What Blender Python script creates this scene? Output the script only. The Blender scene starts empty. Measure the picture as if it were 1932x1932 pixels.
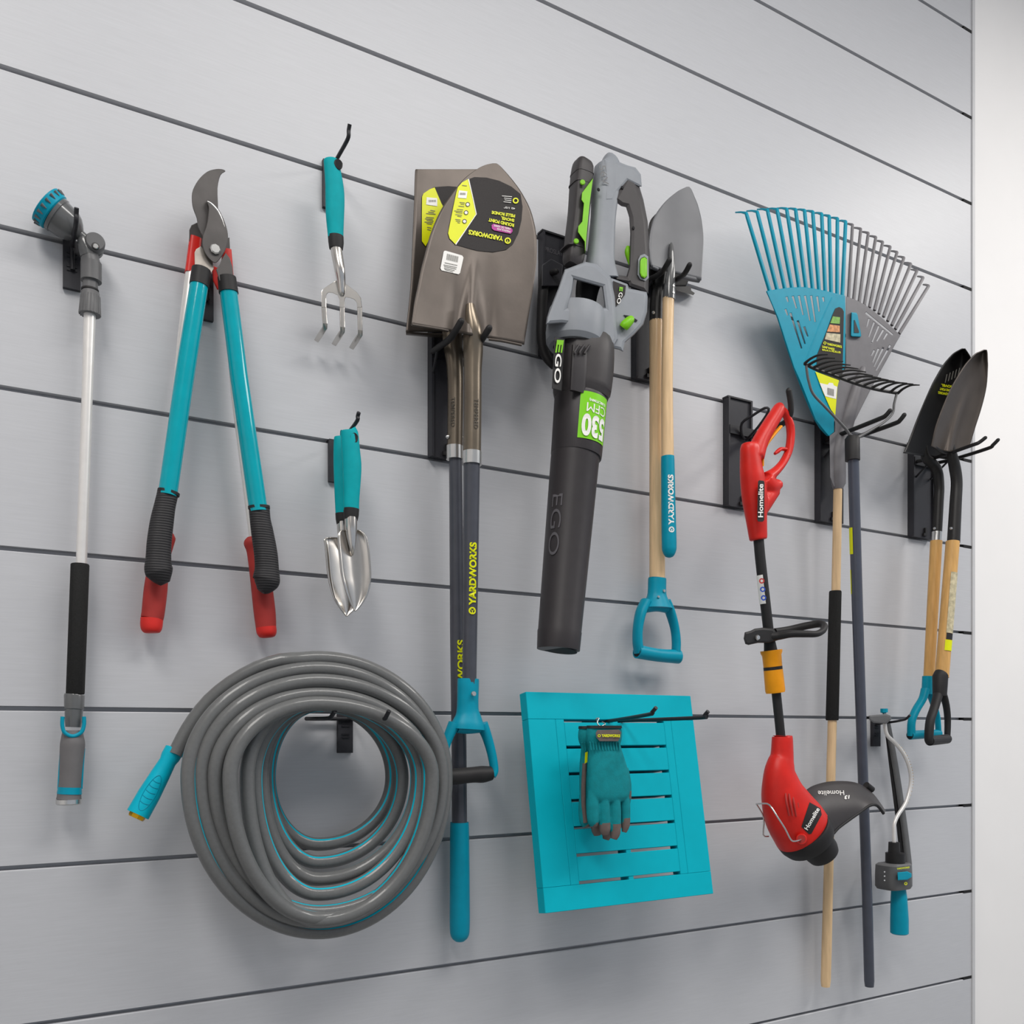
import bpy, bmesh, math, random
from mathutils import Vector, Matrix
from mathutils.bvhtree import BVHTree
random.seed(7)
C = bpy.context.scene.collection
PI = math.pi

# ---------------------------------------------------------------- camera
F, HX, HY = 1700.0, 966.0, 1380.0          # focal length in pixels, centre column, horizon row
PHI = math.atan(2973.0 / F)                # angle between view axis and the wall
SP, CP = math.sin(PHI), math.cos(PHI)
D = 1.2905                                 # camera distance from the wall
ZC = 1.30                                  # camera height
cam_d = bpy.data.cameras.new('camera')
cam_d.sensor_width = 36.0
cam_d.sensor_fit = 'HORIZONTAL'
cam_d.lens = 36.0 * F / 1932.0
cam_d.shift_y = (HY - 966.0) / 1932.0
cam_d.clip_start = 0.02
cam = bpy.data.objects.new('camera', cam_d)
C.objects.link(cam)
cam.location = (0, -D, ZC)
cam.rotation_euler = (PI / 2, 0, -(PI / 2 - PHI))
scene = bpy.context.scene
scene.camera = cam

# ---------------------------------------------------------------- world, lamps, exposure
w = bpy.data.worlds.new('world'); scene.world = w
w.use_nodes = True
bg = w.node_tree.nodes['Background']
bg.inputs[0].default_value = (0.80, 0.88, 1.0, 1)
bg.inputs[1].default_value = 0.52
def area(name, loc, sx, sy, power, col, rot=(0, 0, 0)):
    l = bpy.data.lights.new(name, 'AREA'); l.shape = 'RECTANGLE'
    l.size = sx; l.size_y = sy; l.energy = power; l.color = col
    o = bpy.data.objects.new(name, l); C.objects.link(o)
    o.location = loc; o.rotation_euler = rot
    return o
area('ceiling_lamp', (-0.55, -1.55, 3.22), 0.6, 1.6, 39, (1.0, 0.965, 0.92), (0, 0, 0))
area('ceiling_lamp', (1.15, -1.45, 3.22), 1.4, 0.5, 31, (1.0, 0.97, 0.93), (0, 0, 0))
area('ceiling_lamp', (3.0, -1.50, 3.22), 0.6, 1.6, 46, (1.0, 0.965, 0.92), (0, 0, 0))
scene.view_settings.view_transform = 'Standard'
scene.view_settings.look = 'None'
scene.view_settings.gamma = 1.0
scene.view_settings.use_curve_mapping = False
scene.view_settings.exposure = 0.0

# ---------------------------------------------------------------- projection helpers
def ray(px):
    xr = px - HX
    return CP + xr / F * SP, SP - xr / F * CP
def P(px, py, off=0.0):
    """the world point seen at pixel (px, py) lying `off` metres in front of the wall"""
    dx, dy = ray(px)
    t = (D - off) / dy
    return Vector((t * dx, -off, ZC + (HY - py) / F * t))
def bvh(g): return BVHTree.FromPolygons([tuple(v) for v in g.v], g.f)
def Q(px, py, surf, eps):
    """point lying on a surface: a distance, a function of the place, or the built mesh itself"""
    if isinstance(surf, BVHTree):
        d = (P(px, py, 0) - CAM).normalized(); h = surf.ray_cast(CAM, d)
        if h[0] is None: h = surf.find_nearest(P(px, py, 0.12))
        return h[0] - d * eps
    return P(px, py, (surf(px, py) if callable(surf) else surf) + eps)
CAM = Vector((0, -D, ZC))
def S(px, off=0.0):                        # pixels per metre there (square to the view axis)
    dx, dy = ray(px)
    return F * dy / (D - off)
def gz(k):                                 # height of wall groove k
    return ZC + (HY - (1336 - 303 * k)) / 1515.0

# ---------------------------------------------------------------- materials
def lin(c):
    c /= 255.0
    return c / 12.92 if c <= 0.04045 else ((c + 0.055) / 1.055) ** 2.4
def mat(name, rgb, rough=0.5, metal=0.0, var=0.06, scale=60.0, bump=0.0, bscale=200.0, coat=0.0, spec=0.3, stretch=None, wave=None):
    m = bpy.data.materials.new(name); m.use_nodes = True
    nt = m.node_tree; b = nt.nodes['Principled BSDF']
    b.inputs['Roughness'].default_value = rough
    b.inputs['Metallic'].default_value = metal
    b.inputs['Coat Weight'].default_value = coat
    b.inputs['Specular IOR Level'].default_value = spec
    tc = nt.nodes.new('ShaderNodeTexCoord')
    mp = nt.nodes.new('ShaderNodeMapping')
    nt.links.new(tc.outputs['Object'], mp.inputs[0])
    if stretch: mp.inputs['Scale'].default_value = stretch
    n = nt.nodes.new('ShaderNodeTexNoise'); n.inputs['Scale'].default_value = scale
    n.inputs['Detail'].default_value = 4
    nt.links.new(mp.outputs[0], n.inputs['Vector'])
    r = nt.nodes.new('ShaderNodeValToRGB')
    c = [lin(v) for v in rgb]
    r.color_ramp.elements[0].position = 0.3; r.color_ramp.elements[1].position = 0.7
    r.color_ramp.elements[0].color = [v * (1 - var) for v in c] + [1]
    r.color_ramp.elements[1].color = [min(1, v * (1 + var)) for v in c] + [1]
    nt.links.new(n.outputs['Fac'], r.inputs[0])
    nt.links.new(r.outputs[0], b.inputs['Base Color'])
    if bump or wave:
        bp = nt.nodes.new('ShaderNodeBump')
        if wave:
            n2 = nt.nodes.new('ShaderNodeTexWave'); n2.inputs['Scale'].default_value = wave[0]
            n2.bands_direction = wave[1]
            nt.links.new(tc.outputs['Object'], n2.inputs['Vector'])
            bp.inputs['Strength'].default_value = wave[2]; bp.inputs['Distance'].default_value = 0.002
        else:
            n2 = nt.nodes.new('ShaderNodeTexNoise'); n2.inputs['Scale'].default_value = bscale
            nt.links.new(mp.outputs[0], n2.inputs['Vector'])
            bp.inputs['Strength'].default_value = bump; bp.inputs['Distance'].default_value = 0.001
        nt.links.new(n2.outputs['Fac'], bp.inputs['Height'])
        nt.links.new(bp.outputs[0], b.inputs['Normal'])
    return m
M = {}
M['slat'] = mat('slat_panel_grey', (190, 191, 195), 0.42, 0, 0.03, 30, 0.06, 60, stretch=(0.6, 1, 14), spec=0.45)
M['plaster'] = mat('white_paint', (238, 236, 235), 0.8, 0, 0.01, 8, 0.05, 150)
M['trim'] = mat('trim_grey', (196, 196, 198), 0.45, 0, 0.02)
M['floor'] = mat('floor_grey', (150, 150, 148), 0.6, 0, 0.08, 6)
M['painted_hollow_shade'] = mat('painted_hollow_shade', (30, 30, 32), 0.8)  # near-black colour that paints the shade inside holes, slots and groove ends
M['steel_black'] = mat('black_powder_coat', (38, 38, 42), 0.45, 0, 0.08, 90, 0.15, 900)
M['plate_black'] = mat('black_plate', (48, 48, 53), 0.5, 0, 0.06, 90, 0.1, 900)
M['rubber'] = mat('black_rubber', (36, 35, 36), 0.55, 0, 0.08)
M['rubber_rib'] = mat('black_rubber_ribbed', (42, 41, 43), 0.55, 0, 0.08, wave=(95, 'Z', 0.3))
M['foam'] = mat('black_foam', (34, 34, 34), 0.95, 0, 0.15, 500, 0.6, 900)
M['teal'] = mat('teal_plastic', (0, 152, 163), 0.38, 0, 0.04, spec=0.45)
M['teal_soft'] = mat('teal_rubber', (0, 156, 164), 0.6, 0, 0.08, 50, spec=0.15)
M['teal_gloss'] = mat('teal_paint_gloss', (0, 156, 170), 0.25, 0, 0.04, coat=0.45, spec=0.1)
M['teal_blue'] = mat('teal_blue_plastic', (0, 142, 168), 0.4, 0, 0.05, spec=0.2)
M['teal_table'] = mat('turquoise_board', (0, 170, 188), 0.55, 0, 0.02, 40, spec=0.12)
M['teal_hose'] = mat('teal_hose_plastic', (0, 172, 196), 0.4, 0, 0.04, spec=0.2)
M['grey_plastic'] = mat('grey_plastic', (98, 98, 99), 0.4, 0, 0.06)
M['grey_gloss'] = mat('grey_gloss_plastic', (92, 93, 94), 0.2, 0, 0.05, coat=0.5)
M['grey_rubber'] = mat('grey_rubber', (106, 104, 105), 0.6, 0, 0.06)
M['grey_rake'] = mat('warm_grey_plastic', (112, 110, 113), 0.45, 0, 0.06)
M['alu'] = mat('brushed_aluminium', (228, 225, 222), 0.32, 0.35, 0.03, 80)
M['zinc'] = mat('zinc_steel', (205, 204, 202), 0.25, 0.9, 0.05)
M['polished'] = mat('polished_aluminium', (206, 202, 197), 0.2, 1.0, 0.05, 60)
M['blade'] = mat('lacquered_steel', (88, 81, 76), 0.40, 0.5, 0.18, 14, 0.05, 250)
M['socket'] = mat('bronze_grey_steel', (118, 108, 95), 0.28, 0.7, 0.08, 30)
M['blade_grey'] = mat('grey_painted_steel', (104, 105, 108), 0.45, 0.25, 0.04, 30)
M['blade_black'] = mat('black_painted_steel', (44, 43, 43), 0.38, 0.2, 0.1, 40)
M['lopper_steel'] = mat('dark_coated_steel', (82, 79, 78), 0.45, 0.3, 0.2, 25)
M['worn_steel'] = mat('worn_steel', (168, 160, 152), 0.35, 0.8, 0.18, 60)
M['fibre'] = mat('dark_fibreglass', (70, 72, 80), 0.32, 0, 0.07, 60, coat=0.25)
M['fibre_grey'] = mat('grey_lacquered_tube', (78, 82, 94), 0.3, 0.2, 0.05, 60, coat=0.2)
M['wood'] = mat('ash_wood', (222, 190, 148), 0.45, 0, 0.13, 30, 0.08, 60, stretch=(5, 5, 0.5), coat=0.15)
M['wood_tan'] = mat('tan_wood', (206, 160, 96), 0.42, 0, 0.14, 30, 0.08, 60, stretch=(5, 5, 0.5), coat=0.15)
M['red'] = mat('red_plastic', (205, 36, 28), 0.38, 0, 0.09, 40)
M['red_dull'] = mat('dull_red_grip', (158, 48, 44), 0.6, 0, 0.18, 25)
M['red_bright'] = mat('bright_red_cap', (208, 44, 38), 0.5, 0, 0.06)
M['orange'] = mat('orange_plastic', (238, 154, 14), 0.42, 0, 0.05)
M['green'] = mat('lime_green_plastic', (120, 190, 18), 0.4, 0, 0.04)
M['body_grey'] = mat('blower_grey', (134, 138, 144), 0.45, 0, 0.04, 50)
M['body_dark'] = mat('blower_charcoal', (58, 55, 56), 0.45, 0, 0.06, 70, 0.05, 800)
M['tube_dark'] = mat('blower_tube_black', (49, 46, 48), 0.42, 0, 0.06, 70)
M['glove'] = mat('teal_fabric', (0, 128, 136), 0.85, 0, 0.1, 120, 0.35, 700)
M['glove_grey'] = mat('grey_brown_leather', (104, 92, 88), 0.75, 0, 0.1, 120, 0.2, 500)
M['label_black'] = mat('label_black', (48, 45, 45), 0.5, 0, 0.12, 700, spec=0.15)
M['label_yellow'] = mat('label_yellow', (222, 226, 10), 0.4, 0, 0.02)
M['label_white'] = mat('label_white', (236, 234, 230), 0.4, 0, 0.02)
M['label_pink'] = mat('label_magenta', (176, 44, 146), 0.4, 0, 0.02)
M['label_green'] = mat('label_green', (126, 206, 34), 0.35, 0, 0.02)
M['ink'] = mat('dark_ink', (40, 38, 40), 0.5)
M['ink_soft'] = mat('soft_ink', (118, 116, 110), 0.5)
M['ink_blue'] = mat('blue_ink', (40, 70, 160), 0.5)
M['emboss'] = mat('embossed_black', (92, 90, 94), 0.35)
M['engrave'] = mat('engraved_steel', (70, 66, 60), 0.5, 0.3)
M['brass'] = mat('brass', (216, 168, 40), 0.25, 0.9, 0.06)
M['hose'] = mat('grey_hose', (102, 103, 103), 0.3, 0, 0.05, 200, 0.12, 500, coat=0.25)
M['photo_green'] = mat('picture_green', (120, 170, 70), 0.4, 0, 0.3, 150)
M['photo_sand'] = mat('picture_sand', (190, 180, 150), 0.4, 0, 0.35, 120)
M['photo_orange'] = mat('picture_orange', (205, 140, 90), 0.4, 0, 0.35, 150)

# ---------------------------------------------------------------- mesh helpers
class G:
    def __init__(s): s.v = []; s.f = []; s.m = []; s.flat = False
    def add(s, vs, fs, mi=0):
        b = len(s.v); s.v += [Vector(v) for v in vs]
        s.f += [tuple(b + i for i in f) for f in fs]; s.m += [mi] * len(fs)
        return s
    # swept section: pts world, rs radius or (ra, rb); depth ratio along the wall normal handled by rb
    def tube(s, pts, rs, seg=16, e=2.0, caps=True, mi=0, mif=None, closed=False, twist=None):
        pts = [Vector(p) for p in pts]; n = len(pts)
        rs = [(r, r) if not isinstance(r, (tuple, list)) else r for r in (rs if isinstance(rs, (list,)) else [rs] * n)]
        ell = any(abs(a - b) > 1e-7 for a, b in rs) or e != 2.0
        tg = []
        for i in range(n):
            a = pts[(i - 1) % n] if closed else pts[max(i - 1, 0)]
            b = pts[(i + 1) % n] if closed else pts[min(i + 1, n - 1)]
            d = b - a
            if d.length < 1e-9: d = tg[-1].copy() if tg else Vector((0, 0, 1))
            tg.append(d.normalized())
        Y = Vector((0, 1, 0)); prev = None; base = len(s.v); 
        for i in range(n):
            t = tg[i]
            if ell:
                sd = t.cross(Y)
                if sd.length < 0.15 and prev is not None: sd = prev - t * prev.dot(t)
                if sd.length < 1e-6: sd = Vector((1, 0, 0))
                sd.normalize()
                if prev is not None and sd.dot(prev) < 0: sd = -sd
            else:
                if prev is None:
                    sd = t.cross(Y) if abs(t.dot(Y)) < 0.95 else t.cross(Vector((1, 0, 0)))
                else: sd = prev - t * prev.dot(t)
                sd.normalize()
            prev = sd; dp = sd.cross(t); ra, rb = rs[i]
            tw = twist[i] if twist else 0.0
            for k in range(seg):
                an = 2 * PI * (k + 0.5) / seg + tw
                c, q = math.cos(an), math.sin(an)
                if e != 2.0:
                    c = math.copysign(abs(c) ** (2 / e), c); q = math.copysign(abs(q) ** (2 / e), q)
                s.v.append(pts[i] + sd * (ra * c) + dp * (rb * q))
        m = n if closed else n - 1
        for i in range(m):
            for k in range(seg):
                j = (i + 1) % n; k2 = (k + 1) % seg
                s.f.append((base + i * seg + k, base + i * seg + k2, base + j * seg + k2, base + j * seg + k))
                s.m.append(mif(k, i) if mif else mi)
        if caps and not closed:
            s.f.append(tuple(base + k for k in range(seg))[::-1]); s.m.append(mi)
            s.f.append(tuple(base + (n - 1) * seg + k for k in range(seg))); s.m.append(mi)
        return s
    def box(s, x0, x1, y0, y1, z0, z1, mi=0):
        vs = [(x, y, z) for x in (x0, x1) for y in (y0, y1) for z in (z0, z1)]
        fs = [(0, 1, 3, 2), (4, 6, 7, 5), (0, 4, 5, 1), (2, 3, 7, 6), (0, 2, 6, 4), (1, 5, 7, 3)]
        return s.add(vs, fs, mi)
    def lathe(s, p0, p1, prof, seg=24, mi=0, caps=True):
        p0, p1 = Vector(p0), Vector(p1); a = p1 - p0; t = a.normalized()
        u = t.cross(Vector((0, 1, 0))) if abs(t.y) < 0.95 else t.cross(Vector((1, 0, 0)))
        u.normalize(); v = u.cross(t); base = len(s.v)
        for (q, r) in prof:
            for k in range(seg):
                an = 2 * PI * k / seg
                s.v.append(p0 + a * q + (u * math.cos(an) + v * math.sin(an)) * r)
        n = len(prof)
        for i in range(n - 1):
            for k in range(seg):
                k2 = (k + 1) % seg
                s.f.append((base + i * seg + k, base + i * seg + k2, base + (i + 1) * seg + k2, base + (i + 1) * seg + k)); s.m.append(mi)
        if caps:
            s.f.append(tuple(base + k for k in range(seg))[::-1]); s.m.append(mi)
            s.f.append(tuple(base + (n - 1) * seg + k for k in range(seg))); s.m.append(mi)
        return s
    def grid(s, rows, mi=0):
        b = len(s.v); nu = len(rows[0])
        for r in rows: s.v += [Vector(p) for p in r]
        for i in range(len(rows) - 1):
            for j in range(nu - 1):
                a = b + i * nu + j
                s.f.append((a, a + nu, a + nu + 1, a + 1)); s.m.append(mi)
        return s
    # plate cut from a pixel outline (holes allowed), thickness th about off(px,py)
    def plate(s, outer, off, th, holes=(), bev=0.0, mi=0, smooth_pts=0):
        of = off if callable(off) else (lambda x, y: off)
        s.flat = True
        cu = bpy.data.curves.new('c', 'CURVE'); cu.dimensions = '2D'; cu.fill_mode = 'BOTH'
        cu.extrude = max(th / 2 - bev, 1e-5); cu.bevel_depth = bev; cu.bevel_resolution = 1; cu.offset = -bev
        for ol in [outer] + list(holes):
            if smooth_pts: ol = catmull2(ol, smooth_pts)
            sp = cu.splines.new('POLY'); sp.points.add(len(ol) - 1); sp.use_cyclic_u = True
            for i, p in enumerate(ol): sp.points[i].co = (p[0] / 1000, -p[1] / 1000, 0, 1)
        o = bpy.data.objects.new('c', cu); C.objects.link(o)
        me = o.to_mesh()
        vs = []
        for v in me.vertices:
            px, py = v.co.x * 1000, -v.co.y * 1000
            vs.append(P(px, py, of(px, py) + v.co.z))
        fs = [tuple(p.vertices) for p in me.polygons]
        o.to_mesh_clear(); bpy.data.objects.remove(o); bpy.data.curves.remove(cu)
        return s.add(vs, fs, mi)
    # thin conforming sheet: pixel polygon laid on surface surf(px,py) -> distance from the wall
    def decal(s, poly, surf, step=12.0, eps=0.0006, mi=0, th=0.0):
        bm = bmesh.new(); vs = [bm.verts.new((x, y, 0)) for x, y in poly]; bm.faces.new(vs)
        xs = [p[0] for p in poly]; ys = [p[1] for p in poly]
        for ax, (lo, hi) in enumerate(((min(xs), max(xs)), (min(ys), max(ys)))):
            q = lo + step
            while q < hi:
                co = Vector((q, 0, 0)) if ax == 0 else Vector((0, q, 0)); no = Vector((1, 0, 0)) if ax == 0 else Vector((0, 1, 0))
                bmesh.ops.bisect_plane(bm, geom=bm.verts[:] + bm.edges[:] + bm.faces[:], plane_co=co, plane_no=no)
                q += step
        bm.verts.index_update()
        pv = [Q(v.co.x, v.co.y, surf, eps) for v in bm.verts]
        pf = [tuple(v.index for v in f.verts) for f in bm.faces]
        bm.free()
        return s.add(pv, pf, mi)

def catmull2(pts, n):
    out = []; m = len(pts)
    for i in range(m):
        p0, p1, p2, p3 = pts[i - 1], pts[i], pts[(i + 1) % m], pts[(i + 2) % m]
        for k in range(n):
            t = k / n
            out.append(tuple(0.5 * (2 * p1[a] + (p2[a] - p0[a]) * t + (2 * p0[a] - 5 * p1[a] + 4 * p2[a] - p3[a]) * t * t + (3 * p1[a] - p0[a] - 3 * p2[a] + p3[a]) * t ** 3) for a in (0, 1)))
    return out
def smooth_path(pts, n=6):
    """Catmull-Rom through tuples of any length (open)"""
    out = []; m = len(pts); L = len(pts[0])
    for i in range(m - 1):
        p0 = pts[max(i - 1, 0)]; p1 = pts[i]; p2 = pts[i + 1]; p3 = pts[min(i + 2, m - 1)]
        for k in range(n):
            t = k / n
            out.append(tuple(0.5 * (2 * p1[a] + (p2[a] - p0[a]) * t + (2 * p0[a] - 5 * p1[a] + 4 * p2[a] - p3[a]) * t * t + (3 * p1[a] - p0[a] - 3 * p2[a] + p3[a]) * t ** 3) for a in range(L)))
    out.append(tuple(pts[-1]))
    return out
def wpx(px, off, w):                       # radius in metres of a round rod seen w pixels wide
    return w / 2 / S(px, off) / math.sqrt(1 + ((px - HX) / F) ** 2)
def sil(px, r, k, e):                      # half width so that the silhouette stays r for depth ratio k
    dx, dy = ray(px); l = math.hypot(dx, dy); ca, sa = dy / l, dx / l
    q = e / (e - 1)
    return r / ((ca ** q + (k * sa) ** q) ** (1 / q))
def T(rows, g=None, k=1.0, e=2.0, n=0, seg=16, mi=0, caps=True, **kw):
    """tube from (px, py, off, width_px) rows"""
    g = g or G()
    if n: rows = smooth_path(rows, n)
    pts = [P(a, b, c) for a, b, c, d in rows]; rs = []
    for a, b, c, d in rows:
        r = wpx(a, c, d)
        if k != 1.0 or e != 2.0:
            h = sil(a, r, k, e); rs.append((h, h * k))
        else: rs.append(r)
    return g.tube(pts, rs, seg=seg, e=e, mi=mi, caps=caps, **kw)

def wloc(o):
    v = Vector((0, 0, 0))
    while o is not None: v += o.location; o = o.parent
    return v
def part(name, g, m, parent=None, sharp=38, solid=0.0, loc=None, label=None):
    me = bpy.data.meshes.new(name)
    base = wloc(parent) if parent is not None else (Vector(loc) if loc is not None else Vector((0, 0, 0)))
    me.from_pydata([tuple(v - base) for v in g.v], [], g.f)
    for mm in (m if isinstance(m, (list, tuple)) else [m]): me.materials.append(M[mm])
    me.polygons.foreach_set('material_index', g.m)
    bm = bmesh.new(); bm.from_mesh(me)
    if solid == 0.0: bmesh.ops.recalc_face_normals(bm, faces=bm.faces)
    lim = math.radians(24 if g.flat and sharp == 38 else sharp)
    for f in bm.faces: f.smooth = True
    for ed in bm.edges:
        if len(ed.link_faces) == 2 and ed.calc_face_angle(0) > lim: ed.smooth = False
    bm.to_mesh(me); bm.free(); me.validate()
    o = bpy.data.objects.new(name, me); C.objects.link(o)
    if parent is not None: o.parent = parent
    else: o.location = base
    if solid:
        sm = o.modifiers.new('thickness', 'SOLIDIFY'); sm.thickness = abs(solid); sm.offset = 0
    if label: o['label'] = label
    return o
def thing(name, label, cat, loc, group=None):
    o = bpy.data.objects.new(name, None); C.objects.link(o)
    o.empty_display_size = 0.03; o.location = loc
    o['label'] = label; o['category'] = cat
    if group: o['group'] = group
    return o
def tag(o, label, cat, group=None):
    o['label'] = label; o['category'] = cat
    if group: o['group'] = group
    return o
def struct(name, g, m, sharp=38):
    o = part(name, g, m, sharp=sharp); o['kind'] = 'structure'; return o

# ---------------------------------------------------------------- lettering
def glyphs(txt, bold=0.012):
    cu = bpy.data.curves.new('t', 'FONT'); cu.body = txt; cu.size = 1; cu.fill_mode = 'FRONT'; cu.offset = bold
    cu.resolution_u = 5
    o = bpy.data.objects.new('t', cu); C.objects.link(o); me = o.to_mesh()
    vs = [(v.co.x, v.co.y) for v in me.vertices]; fs = [tuple(p.vertices) for p in me.polygons]
    o.to_mesh_clear(); bpy.data.objects.remove(o); bpy.data.curves.remove(cu)
    x0 = min(v[0] for v in vs); x1 = max(v[0] for v in vs); y0 = min(v[1] for v in vs); y1 = max(v[1] for v in vs)
    return [((a - x0) / (x1 - x0), (b - y0) / (y1 - y0)) for a, b in vs], fs
def text_px(g, txt, a, b, up, surf, eps=0.0012, mi=0, bold=0.012):
    """flat lettering: baseline runs from pixel a to pixel b, up = pixel vector of the letter height"""
    vs, fs = glyphs(txt, bold); out = []
    for u, v in vs:
        px = a[0] + (b[0] - a[0]) * u + up[0] * v; py = a[1] + (b[1] - a[1]) * u + up[1] * v
        out.append(Q(px, py, surf, eps))
    return g.add(out, fs, mi)
def wrap_text(g, txt, A, B, r, h, turn=0.0, eps=0.0008, mi=0, bold=0.012):
    """lettering on a rod: runs along the axis A -> B, letter height h, facing the camera turned by `turn`"""
    A, B = Vector(A), Vector(B); t = (B - A); L = t.length; t.normalize()
    n = CAM - (A + B) / 2; n -= t * n.dot(t); n.normalize(); s = n.cross(t)
    vs, fs = glyphs(txt, bold); out = []
    for u, v in vs:
        an = (v - 0.5) * h / r + turn
        out.append(A + t * (u * L) + (n * math.cos(an) + s * math.sin(an)) * (r + eps))
    return g.add(out, fs, mi)
def ring_px(g, c, ro, ri, surf, eps=0.0012, mi=0, seg=20):
    vs = []; fs = []
    for k in range(seg):
        an = 2 * PI * k / seg
        for r in (ro, ri):
            vs.append(Q(c[0] + r * math.cos(an), c[1] + r * math.sin(an), surf, eps))
    for k in range(seg):
        k2 = (k + 1) % seg; fs.append((2 * k, 2 * k2, 2 * k2 + 1, 2 * k + 1))
    return g.add(vs, fs, mi)
def disc_px(g, c, r, off, th=0.003, mi=0, seg=20, n=None):
    p = P(c[0], c[1], off); R = wpx(c[0], off, 2 * r)
    d = Vector((0, -1, 0)) if n is None else Vector(n).normalized()
    return g.lathe(p, p + d * th, [(0, R), (0.6, R), (1, R * 0.8)], seg, mi)

# ================================================================ SETTING
XL, XE, XR = -2.2, P(1833, 900, 0).x, P(1833, 900, 0).x + 2.4
g = G(); prof = []; z = 0.0
gr = sorted(gz(k) for k in range(-7, 10)); gr = [q for q in gr if 0.05 < q < 3.25]
prof.append((0.0, 0.0))
for q in gr: prof += [(0.0, q - 0.0042), (0.0015, q - 0.0030), (0.013, q - 0.0030), (0.013, q + 0.0030), (0.0, q + 0.0030)]
prof.append((0.0, 3.3))
g.grid([[Vector((XL, y, q)) for y, q in prof], [Vector((XE, y, q)) for y, q in prof]])
g.box(XL, XE, 0.0135, 0.03, 0, 3.3)
struct('wall_back', g, 'slat', sharp=20)
g = G()
g.box(XE, XR, 0.022, 0.12, 0, 3.3)
struct('wall_right', g, 'plaster')
g = G()
g.box(XE - 0.0005, XE + 0.009, -0.003, 0.0218, 0, 3.3)
for q in gr: g.box(XE - 0.030, XE - 0.0006, -0.0004, 0.012, q - 0.0034, q + 0.0030, 1)  # solid dark boxes paint the shade of the hollow groove ends
struct('trim_1', g, ['trim', 'painted_hollow_shade'])
struct('wall_left', G().box(XL - 0.1, XL, -6, 0.12, 0, 3.3), 'plaster')
struct('floor', G().box(XL - 0.1, XR, -6, 0.12, -0.1, 0), 'floor')
struct('ceiling', G().box(XL - 0.1, XR, -6, 0.12, 3.3, 3.4), 'plaster')

# ================================================================ HOOKS
def rod(pts, r, seg=10, n=5):
    g = G(); q = smooth_path([tuple(p) for p in pts], n) if n else [tuple(p) for p in pts]
    return g.tube([Vector(a) for a in q], r, seg=seg)
def round_tip(g, a, d, r):
    d = Vector(d).normalized(); a = Vector(a)
    return g.lathe(a, a + d * r, [(0, r), (0.5, r * 0.85), (0.85, r * 0.5), (1, r * 0.1)], 10)
def slim_plate(root, x0, x1, zt, zb):
    g = G().box(x0, x1, -0.007, -0.0006, zb, zt); part('plate', g, 'plate_black', root)
    g = G(); xm = (x0 + x1) / 2
    g.box(x0 + 0.001, x1 - 0.001, -0.0045, 0.009, zt - 0.001, zt + 0.0015)
    part('top_lip', g, 'plate_black', root)
    g = G()
    for q in (0.28, 0.36, 0.55, 0.63):
        zz = zt - (zt - zb) * q; g.box(xm - 0.006, xm + 0.006, -0.0083, -0.0070, zz - 0.0009, zz + 0.0009)
    part('rib', g, 'steel_black', root)
def slim_hook(pxc, label, L=0.06, rise=0.03, zgroove=None, pxl=None, pxr=None, h=0.062, dz=0.0, up=0.012, r=0.0028, tip=0.02, dzr=0.0):
    x0 = P(pxl, 1000, 0.007).x; x1 = P(pxr, 1000, 0.007).x; zt = zgroove + 0.001 + dz
    xm = P(pxc, 1000, 0.01).x
    root = thing('wall_hook', label, 'hook', (xm, 0, zt), None)
    slim_plate(root, x0, x1, zt, zt - h)
    z0 = zt - 0.009 + dzr
    pts = [(xm, -0.0092, z0 - 0.030), (xm, -0.0092, z0 - 0.004), (xm, -0.013, z0), (xm, -L * 0.5, z0 + up * 0.3), (xm, -L, z0 + up), (xm, -L - tip * 0.45, z0 + up + rise * 0.6), (xm, -L - tip, z0 + up + rise)]
    g = rod(pts, r); part('prong', g, 'steel_black', root)
    return root
slim_hook(137, 'small black wall hook behind the spray wand head', L=0.068, zgroove=gz(3), pxl=119, pxr=152, rise=0.014, tip=0.008, up=0.002)
slim_hook(389, 'small black wall hook behind the two loppers', L=0.05, zgroove=gz(3), pxl=369, pxr=403, h=0.064, rise=0.01, tip=0.01)
slim_hook(628, 'small black wall hook holding the hand fork', L=0.075, zgroove=gz(4), pxl=610, pxr=642, h=0.07, dz=0.010, rise=0.016, tip=0.008, up=0.003)
slim_hook(640, 'small black wall hook holding the two hand trowels', L=0.085, zgroove=gz(2), pxl=621, pxr=653, rise=0.010, tip=0.008, up=0.010, dzr=0.004)

# wide double hook of the hose, of the gloves, of the sprinkler
def twin_hook(label, plate_px, gk, arms, r=0.003, h=0.062):
    zt = gz(gk) + 0.001
    x0 = P(plate_px[0], 1000, 0.007).x; x1 = P(plate_px[1], 1000, 0.007).x
    root = thing('double_wall_hook', label, 'hook', ((x0 + x1) / 2, 0, zt))
    slim_plate(root, x0, x1, zt, zt - h)
    roots = []
    for arm in arms:
        pts = [tuple(P(*p)) for p in arm]; roots.append(pts[0])
        g = rod(pts, r, n=4); part('prong', g, 'steel_black', root)
    xs = [p[0] for p in roots]; xm = (x0 + x1) / 2
    g = rod([(min(xs + [xm]), -0.0095, roots[0][2]), (max(xs + [xm]), -0.0095, roots[-1][2])], r, n=0)
    part('cross_bar', g, 'steel_black', root)
    return root
twin_hook('black double hook the coiled hose hangs on', (638, 666), 0,
          [[(578, 1356, 0.0095), (600, 1356, 0.06), (621, 1355, 0.112), (627, 1349, 0.125), (632, 1341, 0.135)],
           [(666, 1356, 0.0095), (700, 1356, 0.08), (724, 1356, 0.140), (729, 1351, 0.150), (734, 1341, 0.157)]])
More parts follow.
